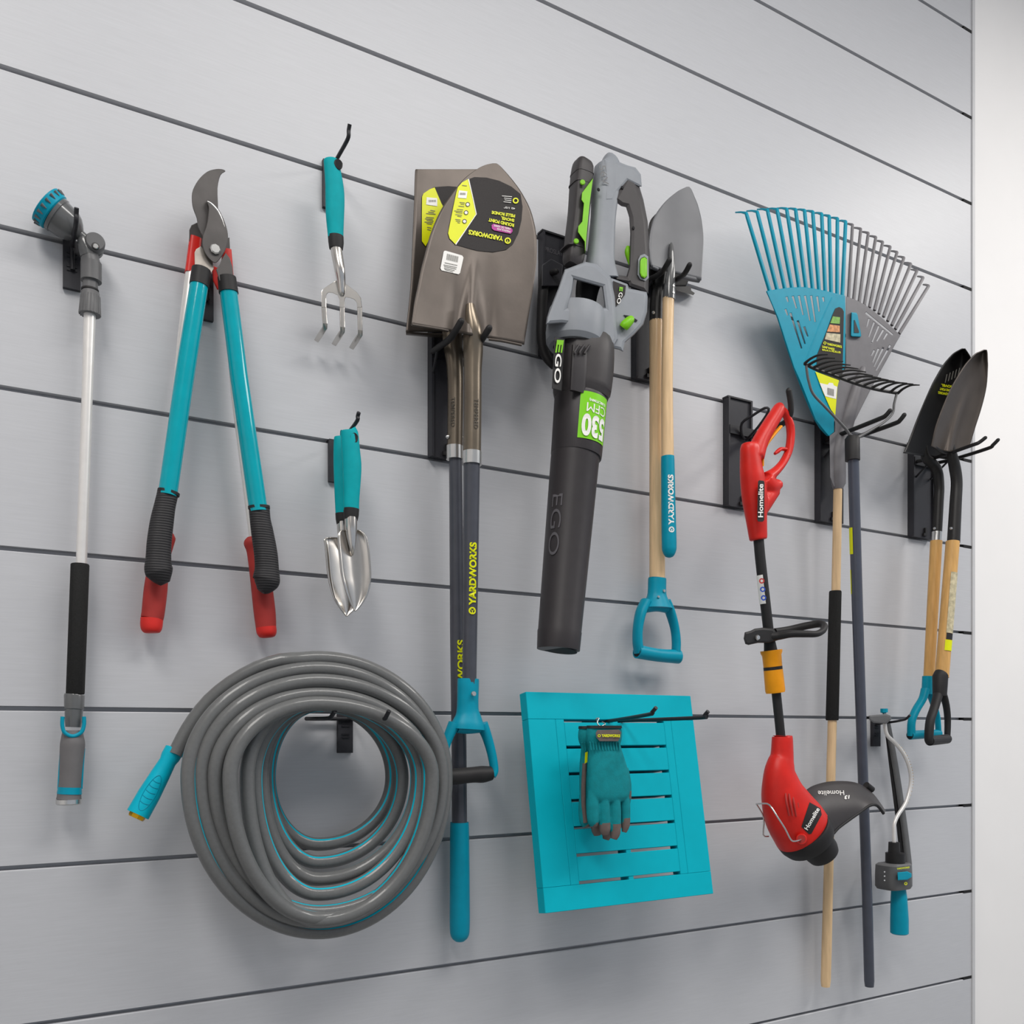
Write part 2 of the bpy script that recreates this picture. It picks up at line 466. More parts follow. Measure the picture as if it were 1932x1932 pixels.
twin_hook('long black double hook carrying the turquoise board and the gloves', (1102, 1128), 0,
          [[(1106, 1362, 0.0095), (1150, 1360, 0.09), (1224, 1348, 0.235), (1230, 1344, 0.245), (1238, 1335, 0.255)],
           [(1128, 1362, 0.0095), (1200, 1359, 0.13), (1322, 1354, 0.300), (1329, 1350, 0.309), (1336, 1342, 0.316)]])
twin_hook('short black hook holding the oscillating sprinkler', (1647, 1661.5), 0,
          [[(1654, 1366, 0.0095), (1685, 1362, 0.06), (1705, 1358, 0.095), (1711, 1355, 0.104), (1717, 1349, 0.112)]], r=0.0025)

# heavy brackets: a ribbed plate one board high, two thick arms
def bracket(label, pxl, pxr, kt, arms, r=0.0045, braces=True, word=False):
    zt, zb = gz(kt) + 0.004, gz(kt - 1) - 0.001
    x0 = P(pxl + 3, 900, 0.012).x; x1 = P(pxr, 900, 0.012).x
    root = thing('utility_bracket', label, 'bracket', ((x0 + x1) / 2, 0, zb))
    g = G().box(x0, x1, -0.012, -0.0006, zb, zt)
    part('plate', g, 'plate_black', root)
    g = G().box(x0 - 0.001, x1 + 0.001, -0.0155, 0.008, zt - 0.0005, zt + 0.0025)
    part('top_lip', g, 'steel_black', root)
    g = G()
    for xx in (x0, x1 - 0.004): g.box(xx, xx + 0.004, -0.0165, -0.012, zb, zt - 0.001)
    part('side_rib', g, 'plate_black', root)
    g = G(); xm = (x0 + x1) / 2
    g.box(xm + 0.004, xm + 0.010, -0.0165, -0.0118, zb + 0.004, zb + 0.022)
    g.box(xm - 0.001, xm + 0.004, -0.0165, -0.0118, zb + 0.004, zb + 0.010)
    part('latch', g, 'rubber', root)
    for arm in arms:
        pts = [tuple(P(*p)) for p in arm]
        g = rod(pts, r, n=4); d = Vector(pts[-1]) - Vector(pts[-2]); round_tip(g, pts[-1], d, r)
        part('arm', g, 'rubber', root)
    if braces:
        for arm in arms:
            a = P(*arm[0]); b = P(*arm[1]); m_ = a.lerp(b, 0.8)
            g = rod([tuple(m_), (a.x, -0.014, a.z - 0.034)], 0.0022, n=0); part('brace', g, 'steel_black', root)
    a = P(*arms[0][0]); b = P(*arms[-1][0])
    g = G().box(min(a.x, x0 + 0.002), max(b.x, x1 - 0.002), -0.018, -0.010, min(a.z, b.z) - 0.008, max(a.z, b.z) + 0.008)
    part('arm_bar', g, 'steel_black', root)
    if word:
        g = G(); text_px(g, 'PROSLAT', (1028, 474), (1062, 484), (0, -9), 0.012, eps=0.0006); part('lettering', g, 'emboss', root)
    return root
bracket('black bracket with two short arms under the shovel blades', 809.5, 858, 3,
        [[(817, 664, 0.014), (828, 655, 0.050), (848, 640, 0.095), (860, 623, 0.115), (870, 606, 0.125)],
         [(862, 676, 0.014), (888, 660, 0.050), (904, 647, 0.095), (914, 633, 0.115), (923, 619, 0.125)]], r=0.0048)
bk = bracket('black bracket with a curved cradle behind the leaf blower', 1019, 1066, 4,
        [[(1025, 520, 0.014), (1036, 516, 0.03), (1050, 512, 0.05)]], r=0.0048, braces=False, word=True)
g = T([(1031, 508, 0.022, 20), (1025, 545, 0.026, 20), (1022, 600, 0.028, 19), (1022, 640, 0.030, 19), (1030, 672, 0.034, 18), (1046, 692, 0.042, 15)], k=0.7, n=5)
part('cradle', g, 'rubber', bk)
g = G()
g.plate([(1022, 500), (1040, 488), (1062, 500), (1060, 540), (1022, 540)], 0.026, 0.022, bev=0.002)
part('cradle_mount', g, 'plate_black', bk)
bracket('black bracket with two arms holding the wooden-handled spades', 1195, 1240, 4,
        [[(1214, 531, 0.014), (1236, 522, 0.06), (1249, 513, 0.10), (1256, 503, 0.118), (1263, 491, 0.128)],
         [(1252, 543, 0.014), (1272, 531, 0.06), (1288, 520, 0.10), (1295, 511, 0.118), (1301, 500, 0.128)]], r=0.0045)
g = G().plate([(1274, 534), (1304, 541), (1304, 548), (1311, 553), (1308, 557), (1276, 548)], 0.012, 0.012)
o = part('steel_channel', g, 'blade_black', loc=P(1290, 545, 0.006))
tag(o, 'short dark channel piece clipped in the wall groove right of the grey spade blade', 'channel')
bt = bracket('black bracket with wire loop holding the red trimmer handle', 1369, 1417, 3,
        [[(1422, 820, 0.014), (1460, 806, 0.08), (1481, 797, 0.125), (1491, 782, 0.140), (1492, 762, 0.145), (1488, 737, 0.148)]], r=0.0052, braces=False)
g = rod([tuple(P(*p)) for p in [(1404, 828, 0.016), (1399, 818, 0.02), (1400, 798, 0.03), (1420, 784, 0.06), (1443, 770, 0.085), (1450, 776, 0.09), (1430, 806, 0.06), (1408, 830, 0.016)]], 0.0025, n=3)
part('wire_loop', g, 'steel_black', bt)
bracket('black bracket with two long arms holding both rakes', 1542, 1588, 3,
        [[(1556, 831, 0.014), (1600, 814, 0.075), (1660, 790, 0.158), (1671, 784, 0.172), (1679, 775, 0.180)],
         [(1584, 836, 0.014), (1630, 820, 0.075), (1688, 799, 0.155), (1698, 793, 0.168), (1706, 783, 0.176)]], r=0.0043)
bracket('black bracket with two long arms beside the white wall holding two shovels', 1718, 1760, 3,
        [[(1728, 871, 0.014), (1770, 862, 0.075), (1834, 840, 0.165), (1847, 835, 0.178), (1859, 826, 0.188)],
         [(1755, 876, 0.014), (1800, 866, 0.075), (1864, 846, 0.162), (1873, 840, 0.174), (1883, 830, 0.184)]], r=0.0037)

# ================================================================ WATERING WAND
r_ = thing('watering_wand', 'long watering wand with teal spray head, white tube and foam grip, far left', 'watering wand', P(130, 1518, 0.030))
O = 0.030
a, b = P(84, 385, O), P(104, 403, O)
R1 = wpx(90, O, 84)
g = G().lathe(a, b, [(0, R1 * 0.55), (0.0, R1 * 0.93), (0.06, R1), (0.9, R1 * 0.97), (1, R1 * 0.9)], 36)
dial = part('dial_ring', g, 'teal_blue', r_)
g = G()
for k in range(18):
    an = 2 * PI * k / 18; t = (b - a).normalized(); u = t.cross(Vector((0, 1, 0))).normalized(); v = u.cross(t)
    dd = u * math.cos(an) + v * math.sin(an); c0 = a.lerp(b, 0.25) + dd * R1; c1 = a.lerp(b, 0.7) + dd * R1 * 0.99
    g.tube([c0, c1], [0.0022, 0.0005], seg=6)
part('dial_notch', g, 'grey_plastic', dial)
g = G().lathe(a - (b - a) * 0.02, a - (b - a) * 0.06, [(0, R1 * 0.8), (1, R1 * 0.75)], 24); part('spray_face', g, 'grey_rubber', r_)
g = G(); c = P(152, 444, O)
sc = wpx(110, O, 2)
g.lathe(b, c, [(0, 38 * sc), (0.12, 38 * sc), (0.14, 36 * sc), (0.4, 34.5 * sc), (0.6, 32 * sc), (0.75, 27.5 * sc), (0.88, 20 * sc), (0.96, 14 * sc), (1, 11 * sc), (1.3, 10.5 * sc)], 32)
part('spray_head', g, 'grey_gloss', r_)
g = G(); kc = P(178, 464, O)
g.lathe(kc + Vector((0, 0.014, 0)), kc + Vector((0, -0.014, 0)), [(0, 17 * sc), (0.1, 19.5 * sc), (0.42, 19.5 * sc), (0.45, 18 * sc), (0.52, 18 * sc), (0.55, 20 * sc), (0.9, 20 * sc), (1, 17.5 * sc)], 32)
kn = part('pivot_joint', g, 'grey_plastic', r_)
part('joint_yoke', T([(157, 450, O, 24), (161, 462, O, 32), (168, 484, O, 35)], n=3, seg=20), 'grey_gloss', r_)
g = G(); disc_px(g, (180, 465), 7.5, O + 0.0141, 0.001); part('washer', g, 'rubber', kn)
g = G(); disc_px(g, (180.5, 465), 5.5, O + 0.0150, 0.002); part('screw', g, 'zinc', kn)
g = T([(169, 480, O, 34), (171, 497, O, 38)]); T([(172, 496, O, 41), (172, 531, O, 41)], g); T([(170.5, 530, O, 30), (170, 550, O, 30)], g)
part('stem', g, 'grey_plastic', r_)
g = T([(170, 546, O, 34), (170, 549, O, 34)]); part('seal', g, 'rubber', r_)
g = G(); a, b = P(171, 550, O), P(169.5, 594, O)
g.lathe(a, b, [(0, 16 * sc), (0.05, 18 * sc), (0.6, 20.5 * sc), (1, 21 * sc)], 28)
for k in range(20):
    an = 2 * PI * k / 20; dd = Vector((math.cos(an), math.sin(an), 0)) 
    g.tube([a.lerp(b, 0.2) + dd * 18.6 * sc, b + dd * 20.6 * sc], [0.0008, 0.0012], seg=6)
part('lock_nut', g, 'grey_plastic', r_)
g = T([(169.5, 588, O, 23.5), (166, 700, O, 21.5), (153.5, 1068, O, 21.5)], seg=24); part('tube', g, 'alu', r_)
g = T([(151, 1064, O, 33), (151, 1066, O, 36), (142, 1308, O, 36), (142, 1310, O, 33)], seg=24); part('foam_grip', g, 'foam', r_)
g = T([(140.5, 1310, O, 38), (140.3, 1312, O, 40), (140, 1337, O, 39), (139.5, 1338, O, 36), (138.5, 1362, O, 33), (138, 1372, O, 30)], seg=24); part('connector', g, 'grey_gloss', r_)
g = G(); uu = [(118, 1352), (117.5, 1368), (122, 1382), (137, 1389), (153, 1382), (158.5, 1368), (158.5, 1352)]
T([(x, y, O + 0.012, 8) for x, y in uu], g, n=5); T([(x, y, O - 0.008, 8) for x, y in uu], g, n=5)
part('teal_lever_ring', g, 'teal_blue', r_)
g = T([(137, 1378, O, 38), (137, 1392, O, 44), (137, 1405, O, 48), (135, 1430, O, 46), (132.5, 1470, O, 43), (130.5, 1500, O, 46.5), (130, 1508, O, 49)], n=4, seg=24)
hd = part('handle', g, 'grey_rubber', r_)
g = T([(131.8, 1485, O, 45.5), (131, 1498, O, 48)], seg=24, caps=False); part('teal_band', g, 'teal_blue', hd)
for sgn in (-1, 1):
    rows = [(137 + sgn * 22, 1412, O, 4), (134.5 + sgn * 21, 1445, O, 6), (132 + sgn * 20, 1488, O, 8)]
    part('teal_stripe', T(rows, n=3), 'teal_blue', hd)
g = T([(130, 1508, O, 50), (130, 1516, O, 50), (130, 1518, O, 46)], seg=28); part('end_cap', g, 'zinc', r_)

# ================================================================ LOPPERS
O = 0.056
r_ = thing('loppers', 'pair of loppers with glossy teal handles and black grips', 'loppers', P(400, 1110, O))
g = G().plate([(425, 323.6), (420.5, 319.7), (407.6, 319), (390.8, 324), (375, 338.5), (364, 358), (361.7, 374.7), (364, 393), (371, 412), (374, 430), (384, 450), (392, 475), (405, 485), (415, 475), (412, 450), (410.5, 420), (411.5, 393), (410.5, 355), (416, 331)], O - 0.004, 0.006, bev=0.0012, smooth_pts=3)
part('blade', g, 'lopper_steel', r_)
g = G().plate([(389, 379), (393, 377), (398.6, 381), (412.8, 395.4), (423, 416), (429, 435.5), (430, 452), (425.7, 470.4), (419, 483), (407.6, 496), (397, 491), (387, 478), (381.7, 462.6), (383, 446), (389.5, 426.4), (392.7, 407), (393.4, 390)], O + 0.004, 0.006, bev=0.0014, smooth_pts=3)
bl = part('counter_blade', g, 'lopper_steel', r_)
g = T([(391, 380, O + 0.0065, 4), (399, 384.5, O + 0.0065, 4.5), (411, 398, O + 0.0065, 4.5), (420, 417, O + 0.0065, 4), (426, 437, O + 0.0065, 3.5), (427, 453, O + 0.0065, 3), (424, 466, O + 0.0065, 2.5)], n=5, k=0.4)
part('ground_edge', g, 'zinc', bl)
g = G().plate([(425.7, 477), (433.5, 487), (438.7, 504), (441, 530), (414, 530), (407.6, 509), (414, 500), (419, 488)], O + 0.003, 0.006, bev=0.0012)
part('shank', g, 'lopper_steel', r_)
g = G().plate([(367.5, 512), (367, 477), (370, 470), (379, 464.6), (392, 478), (402, 497.6), (403.7, 506.6), (396, 520)], O - 0.001, 0.004, bev=0.0008)
part('shank', g, 'worn_steel', r_)
g = G(); disc_px(g, (405.7, 471), 10.5, O + 0.007, 0.004, seg=8); part('pivot_bolt', g, 'zinc', r_)
part('sleeve', T([(380, 509, O, 37), (375.5, 540, O, 38)], seg=20), 'rubber', r_)
part('sleeve', T([(428, 524, O, 36), (431.5, 553, O, 38)], seg=20), 'rubber', r_)
part('handle_tube', T([(375.8, 536, O, 35), (350, 700, O, 36.5), (316, 935, O, 37)], seg=24), 'teal_gloss', r_)
part('handle_tube', T([(431, 549, O, 34), (451, 710, O, 34.5), (488, 965, O, 36)], seg=24), 'teal_gloss', r_)
g = G(); gl = [(317, 929, O, 40), (311, 955, O, 41), (305.5, 985, O, 45), (300.5, 1023, O, 47), (299, 1055, O, 49), (299, 1073, O, 54), (301.5, 1080, O, 54), (307, 1092, O, 38), (312, 1101, O, 20)]
T(gl, g, n=4, k=0.8, seg=24)
gp = part('grip', g, 'rubber_rib', r_)
part('grip_collar', T([(318.5, 927, O, 43), (317.5, 932, O, 43)], k=0.85, seg=24), 'rubber', gp)
g = G(); gl = [(489, 957, O, 40), (491, 980, O, 40), (495, 1004, O, 43), (501.5, 1044, O, 45), (503.5, 1072, O, 46), (503, 1089, O, 51), (502, 1097, O, 50), (497, 1108, O, 36), (492, 1115, O, 18)]
T(gl, g, n=4, k=0.8, seg=24)
gp = part('grip', g, 'rubber_rib', r_)
part('grip_collar', T([(488.5, 955, O, 42), (489, 960, O, 42)], k=0.85, seg=24), 'rubber', gp)

O = 0.024
r_ = thing('loppers', 'second pair of loppers with dull red grips, behind the teal ones', 'loppers', P(395, 1195, O))
g = G().plate([(357, 455), (357, 434), (361, 425), (371.4, 420), (392, 424), (410, 440), (426, 450), (433, 448), (434, 470), (425, 478), (395, 478), (366, 470)], O + 0.002, 0.006, bev=0.001)
part('jaw', g, 'lopper_steel', r_)
g = T([(369, 450, O, 24), (361, 517, O, 26)], k=0.9, e=4); part('red_socket', g, 'red', r_)
g = T([(427, 472, O, 20), (432, 548, O, 22)], k=0.9, e=4); part('red_socket', g, 'red', r_)
part('red_socket_brace', G().plate([(399, 500), (412, 506), (418, 545), (410, 547), (402, 530)], O, 0.012, bev=0.002), 'red', r_)
for rows in ([(361, 515, O, 23), (346, 640, O, 23), (312, 1030, O, 23)], [(431, 548, O, 22), (446, 740, O, 22), (483, 1030, O, 22)]):
    part('handle_tube', T(rows, seg=20), 'alu', r_)
g = T([(317, 1004, O, 24), (314, 1012, O, 36), (310, 1030, O, 34), (300, 1060, O, 38), (294, 1110, O, 45), (289, 1155, O, 44), (286.5, 1168, O, 43)], n=4, seg=20); part('grip', g, 'red_dull', r_)
part('grip_end', T([(286.6, 1167, O, 43.5), (285.5, 1183, O, 42), (285, 1192, O, 34), (285, 1194, O, 22)], n=3, seg=20), 'red_bright', r_)
g = T([(474, 1013, O, 16), (476, 1022, O, 34), (482, 1040, O, 34), (491, 1085, O, 40), (499, 1152, O, 42), (502, 1184, O, 39)], n=4, seg=20); part('grip', g, 'red_dull', r_)
part('grip_end', T([(501.8, 1183, O, 39.5), (503.3, 1194, O, 38), (504, 1201, O, 30), (504.2, 1203, O, 20)], n=3, seg=20), 'red_bright', r_)

# ================================================================ HAND FORK AND TROWELS
def tool_grip(root, rows, O, ferr, hole, hw=7.5, hh=9):
    """teal grip with a hanging hole near its top, its shade painted as a dark patch, not cut through"""
    top = rows[0][1]
    g = T([(x, y, O, w_) for x, y, w_ in rows], n=4, k=0.72, seg=28)
    gr_ = part('grip', g, 'teal_soft', root)
    hc = P(hole[0], hole[1], O); R = wpx(hole[0], O, hw * 2)
    g = G(); r0 = wpx(hole[0], O, 30) * 0.76
    pts = [Vector((hc.x + R * math.cos(t) * (1 if math.sin(t) > 0 else 0.9), 0, hc.z + R * 1.15 * math.sin(t))) for t in [2 * PI * k / 16 for k in range(16)]]
    g2 = [Vector((p.x, -O - r0 - 0.0004, p.z)) for p in pts]
    g.add(g2, [tuple(range(16))]); part('hole_shade_patch', g, 'painted_hollow_shade', gr_)  # dark face paints the hole's shade onto the closed grip
    g = G(); g.tube([Vector((p.x, -O - r0 + 0.0004, p.z)) for p in pts], 0.0012, seg=6, closed=True); part('hole_rim', g, 'rubber', gr_)
    part('ferrule', T([(x, y, O, w_) for x, y, w_ in ferr], seg=24, k=0.85), 'rubber', root)
O = 0.055
r_ = thing('hand_fork', 'three-pronged hand fork with teal grip near the top', 'hand fork', P(640, 650, O))
tool_grip(r_, [(624, 300, 20), (624.5, 303, 28), (627, 318, 31), (631, 350, 35), (632, 375, 36.5), (632, 410, 34.5), (633, 440, 30.5), (633.5, 449, 30)], O, [(633.5, 446, 30), (634, 458, 29.5), (634, 470, 26)], (635, 316))
g = T([(633.5, 462, O, 22), (636, 480, O, 22), (641, 510, O + 0.002, 20), (643.5, 530, O, 17), (645, 552, O - 0.001, 12), (646, 560, O - 0.003, 4)], n=5, seg=20); part('neck', g, 'polished', r_)
g = G().plate([(634, 529), (643, 533), (652, 535), (673, 551), (681, 562), (683, 580), (674, 580), (673, 571), (668, 565), (660, 562), (652, 561), (650, 566), (650, 580), (641, 580), (640.5, 566), (637, 557), (628, 553), (620, 552), (616, 556), (615, 566), (615.5, 580), (606.5, 580), (606.5, 550), (608, 546)], O - 0.003, 0.0035, bev=0.0008)
part('fork_head', g, 'polished', r_)
for (x0, y0, x1, y1, x2, y2) in ((611, 578, 613, 618, 597, 643), (645.5, 578, 646, 625, 630, 650), (678.5, 578, 679.5, 631, 663, 657)):
    g = T([(x0, y0, O - 0.003, 9.5), ((x0 + x1) / 2, (y0 + y1) / 2, O - 0.003, 9.5), (x1, y1 - 8, O - 0.003, 9.5), (x1, y1, O - 0.008, 9.5), ((x1 + x2) / 2, (y1 + y2) / 2, O - 0.020, 10), (x2, y2, O - 0.035, 9)], e=5, k=0.4, seg=16)
    part('tine', g, 'polished', r_)

def trowel_blade(root, outline, O, tilt, dish, axis, sock):
    """outline rows: (y, xL, xR); the blade is dished across its width"""
    rows = []
    for (y, xl, xr) in smooth_path(outline, 4):
        row = []
        for j in range(13):
            u = j / 12 * 2 - 1; xx = xl + (xr - xl) * (u + 1) / 2
            row.append(P(xx, y, O + tilt * (y - axis) / 100 + dish * (u * u) * min(1, (xr - xl) / 50)))
        rows.append(row)
    part('blade', G().grid(rows), 'polished', root, solid=0.0014)
    part('socket', T(sock, n=4, seg=20), 'polished', root)
O = 0.046
r_ = thing('hand_trowel', 'hand trowel with teal grip, half hidden behind the other trowel', 'trowel', P(650, 1160, O))
tool_grip(r_, [(645, 824, 24), (645.5, 828, 31), (646, 860, 34), (646.5, 890, 34), (647, 930, 32), (647.5, 971, 29)], O, [(647, 969, 29), (647.5, 980, 28.5), (647.5, 990, 25)], (652, 842))
trowel_blade(r_, [(1014, 624, 670), (1017, 612, 684), (1030, 613, 690), (1052, 615, 695), (1075, 617, 696), (1095, 620, 694), (1115, 625, 689), (1132, 631.5, 682), (1150, 643, 669), (1158, 649, 660), (1163, 653, 655)], O, 0.008, 0.012, 1090,
             [(647, 985, O, 24), (648, 1005, O, 23), (650, 1025, O, 17), (652, 1050, O, 5)])
O = 0.078
r_ = thing('hand_trowel', 'shiny hand trowel with teal grip hanging in front of another', 'trowel', P(668, 1150, O))
tool_grip(r_, [(659, 812, 26), (659.5, 816, 33), (661.5, 845, 35), (664, 875, 36), (664, 900, 34.5), (663, 940, 30.5), (662.8, 964, 29.5)], O, [(662.8, 960, 30), (662.5, 972, 29), (662, 981, 26)], (664, 829))
trowel_blade(r_, [(1000, 646, 676), (1003, 640, 683), (1012, 637.5, 691), (1030, 638, 695.5), (1055, 640.5, 698.5), (1084, 644, 700), (1105, 649.5, 698), (1123, 655, 692.5), (1138, 661, 684), (1148, 666, 676), (1153, 669, 671)], O, 0.008, 0.010, 1080,
             [(662, 978, O, 24.5), (662.5, 1000, O + 0.002, 23), (664, 1020, O + 0.003, 17), (665, 1038, O + 0.003, 9), (665, 1048, O, 3)])

# ================================================================ D-GRIP SHOVELS
def blade(root, rows, offf, mtl, thick=0.0020, nu=25, name='blade'):
    R = []
    for (y, xl, xr) in smooth_path(rows, 4):
        R.append([P(xl + (xr - xl) * j / (nu - 1), y, offf(xl + (xr - xl) * j / (nu - 1), y)) for j in range(nu)])
    return part(name, G().grid(R), mtl, root, solid=thick, sharp=60)
def rim(root, pts, offf, w_, mtl, name='rolled_edge'):
    return part(name, T([(x, y, offf(x, y), w_) for x, y in pts], n=5, seg=10), mtl, root)
def mark(root, txt, a, b, up, surf, m_, name='lettering', bold=0.012, eps=0.0014):
    return part(name, text_px(G(), txt, a, b, up, surf, bold=bold, eps=eps), m_, root)
def logo_wrap(g, A, r, R, turn=0.0):
    """little round badge with a Y on a rod at axis point A"""
    n = CAM - A; t = Vector((0, 0, 1)); n -= t * n.dot(t); n.normalize(); s = n.cross(t); vs = []; fs = []
    for k in range(20):
        an = 2 * PI * k / 20
        for q in (R, R * 0.60):
            th = q * math.sin(an) / r + turn; vs.append(A + t * (q * math.cos(an)) + (n * math.cos(th) + s * math.sin(th)) * (r + 0.0008))
    for k in range(20):
        k2 = (k + 1) % 20; fs.append((2 * k, 2 * k2, 2 * k2 + 1, 2 * k + 1))
    g.add(vs, fs)
    for an in (0.0, 2.1, -2.1):
        p = []
        for q, o_ in ((0, R * 0.13), (R * 0.75, R * 0.13), (R * 0.75, -R * 0.13), (0, -R * 0.13)):
            x_ = -q * math.cos(an) + o_ * math.sin(an) * -1; y_ = q * math.sin(an) + o_ * math.cos(an)
            th = y_ / r + turn; p.append(A + t * x_ + (n * math.cos(th) + s * math.sin(th)) * (r + 0.0008))
        g.add(p, [(0, 1, 2, 3)])
    return g

def lerp_(a, b, t): return a + (b - a) * t
def wrap_patch(A, B, r0, r1, a0, a1, t0, t1, eps=0.0008, na=14, nt=6):
    A, B = Vector(A), Vector(B); t = B - A; L = t.length; tn = t.normalized(); n = CAM - (A + B) / 2; n -= tn * n.dot(tn); n.normalize(); s = n.cross(-tn)
    rows = []
    for i in range(nt + 1):
        q = t0 + (t1 - t0) * i / nt; r = r0 + (r1 - r0) * q + eps
        rows.append([A + t * q + (n * math.cos(a0 + (a1 - a0) * j / na) + s * -math.sin(a0 + (a1 - a0) * j / na)) * r for j in range(na + 1)])
    return G().grid(rows)

# ---- square shovel (behind)
OB = 0.045; OBb = 0.032
def ob(x, y):
    u = (x - 845) / 65.0; return OB - 0.004 + 0.010 * min(u * u, 1.4) * max(0, min(1, (y - 320) / 120)) + (y - 500) / 300 * 0.006
r_ = thing('square_shovel', 'flat-edged shovel with a yellow and black label, mostly hidden behind the pointed shovel', 'shovel', P(867, 1780, OB))
blade(r_, [(320, 784, 905), (330, 783, 906), (400, 781, 908), (473, 778, 908), (540, 775, 910), (600, 769, 911), (626, 766, 911)], lambda x, y: ob(x, y) + (0.022 * max(0, 1 - abs(x - 784) / 14) * max(0, 1 - (y - 320) / 60) * 0), 'blade')
part('step', G().grid([[P(766 + 145 * j / 12, 627 + (j / 12) * 8, ob(766 + 145 * j / 12, 627)) for j in range(13)], [P(766 + 145 * j / 12, 631 + (j / 12) * 12, ob(766 + 145 * j / 12, 627) - 0.018) for j in range(13)]]), 'blade', r_, solid=0.002)
sq = lambda x, y: ob(x, y)
lb = part('label', G().decal([(818, 353), (846, 351), (900, 356), (905, 420), (880, 470), (804, 465), (796, 445), (796, 372)], sq, 10, 0.0022), 'label_black', r_)
part('yellow_panel', G().decal([(820, 353.5), (811, 357), (799, 365), (796.5, 371), (796, 400), (796, 455), (803, 464.5), (816, 440), (845, 405), (833, 384)], sq, 8, 0.0028), 'label_yellow', lb)
part('barcode_panel', G().decal([(805, 372), (825, 374), (825, 389), (804, 386)], sq, 8, 0.0034), 'label_white', lb)
g = G()
for k in range(6): g.decal([(809 + k * 2.4, 377), (810.2 + k * 2.4, 377), (810.2 + k * 2.4, 381), (809 + k * 2.4, 381)], sq, 8, 0.0038)
for i, (x0, x1, y) in enumerate([(812, 821, 396), (808, 819, 399), (804, 822, 402), (804, 819, 409), (802, 817, 412), (805, 818, 415), (801, 817, 418), (805, 815, 421), (806, 814, 428), (806, 813, 432)]):
    g.decal([(x0, y), (x1, y + 1.4), (x1, y + 2.6), (x0, y + 1.2)], sq, 20, 0.0034)
part('fine_print', g, 'ink_soft', lb)
g = T([(848, 600, OB + 0.004, 30), (853, 630, OB + 0.002, 38), (855, 655, OB, 36), (858, 690, OB, 32), (859.5, 740, OB, 30), (858.5, 846, OB, 30)], n=5, seg=20); part('socket', g, 'socket', r_)
part('ferrule', T([(857.6, 842, OB, 32), (857.8, 867, OB, 32)], seg=20), 'zinc', r_)
g = G(); 
for x_ in (844.2, 873): T([(x_, 823, OB, 7), (x_ + 0.5, 824, OB, 7)], g)
g = G(); c1 = P(844, 824, OB + 0.002); g.lathe(c1 + Vector((0.002, 0, 0)), c1 - Vector((0.0022, 0, 0)), [(0, 0.0032), (0.6, 0.003), (1, 0.0015)], 10)
c1 = P(874, 826, OB + 0.004); g.lathe(c1 - Vector((0.002, 0, 0)), c1 + Vector((0.0022, 0, 0)), [(0, 0.0032), (0.6, 0.003), (1, 0.0015)], 10)
part('rivet', g, 'zinc', r_)
hp = T([(859.5, 864, OB, 25), (863, 1200, 0.039, 28.5), (866, 1400, 0.035, 29), (867, 1560, OBb, 29.5)], seg=12); part('handle', hp, 'fibre', r_)
part('teal_end_grip', T([(867, 1559, OBb, 33), (867, 1562, OBb, 36), (867.5, 1693, OBb, 38), (867.5, 1750, OBb, 38), (867.5, 1768, OBb, 32), (867.5, 1776, OBb, 16)], n=3, seg=24), 'teal_blue', r_)
g = G(); wrap_text(g, 'TEMPERED', P(859, 755, OB), P(858.5, 810, OB), wpx(859, OB, 30), 0.0062, turn=-0.30, bold=0.004); part('lettering', g, 'engrave', r_)
g = G(); wrap_text(g, 'YARDWORKS', P(864.5, 1345, 0.0365), P(863.2, 1208, 0.039), wpx(863, OB, 28.5), 0.0105, turn=-0.42, bold=0.035); part('lettering', g, 'label_yellow', r_)

# ---- round point shovel (front)
OF = 0.095
def of(x, y):
    cx = 893.0; u = (x - cx) / 110.0
    o_ = OF - 0.006 + 0.016 * u * u + (y - 480) / 340 * 0.010
    t = max(0.0, min(1.0, (y - 475) / 160.0)); xr = 896 - 14 * t + 6 * t * t     # raised rib below the label
    o_ += 0.018 * t * math.exp(-((x - xr) / (6 + 10 * t)) ** 2)
    o_ -= 0.006 * t * (math.exp(-((x - xr - 32) / 14) ** 2) + math.exp(-((x - xr + 32) / 14) ** 2))
    return o_
r_ = thing('round_point_shovel', 'pointed steel shovel with a large yellow and black label and teal D-shaped grip', 'shovel', P(886, 1480, OF))
R0 = [(309, 929, 936), (312, 915, 941), (320, 899, 949), (337, 876, 964), (355, 860.5, 978), (371, 848.5, 988), (391, 835, 998.5), (415, 823, 1006.5), (445, 811.5, 1012), (484, 801, 1012.5), (507, 795, 1010), (538, 789, 1005), (569, 782.5, 998.5), (590, 779.5, 994), (612, 776.5, 989)]
def bl_of(x, y):
    return of(x, y)
R = []
for (y, xl, xr) in smooth_path(R0, 4):
    row = []
    for j in range(41):
        u = j / 40; x = xl + (xr - xl) * u
        yy = y + (38 * u if y > 569 else 38 * u * max(0, (y - 309) / 260) ** 3)   # the foot edge runs down to the right in view
        yy = y + (u * 38) * (max(0, (y - 309) / 303) ** 4)
        row.append(P(x, yy, of(x, yy)))
    R.append(row)
part('blade', G().grid(R), 'blade', r_, solid=0.0022, sharp=70)
fo = [(776.5, 612), (800, 616), (825, 620), (845, 624)]; fo2 = [(922, 640), (945, 643), (965, 647), (984, 651)]
for q in (fo, fo2):
    g = T([(x, y, of(x, y) + 0.002, 5) for x, y in q], n=4, seg=10)
    part('turned_step', g, 'blade', r_)
lf = of
lb = part('label', G().decal([(884, 338), (895, 334), (918, 335), (942, 341), (965, 352), (982, 366), (986, 390), (984, 415), (978, 440), (968, 460), (955, 471), (930, 475.5), (900, 473), (861, 462), (858, 450), (880, 400)], lf, 9, 0.0018), 'label_black', r_)
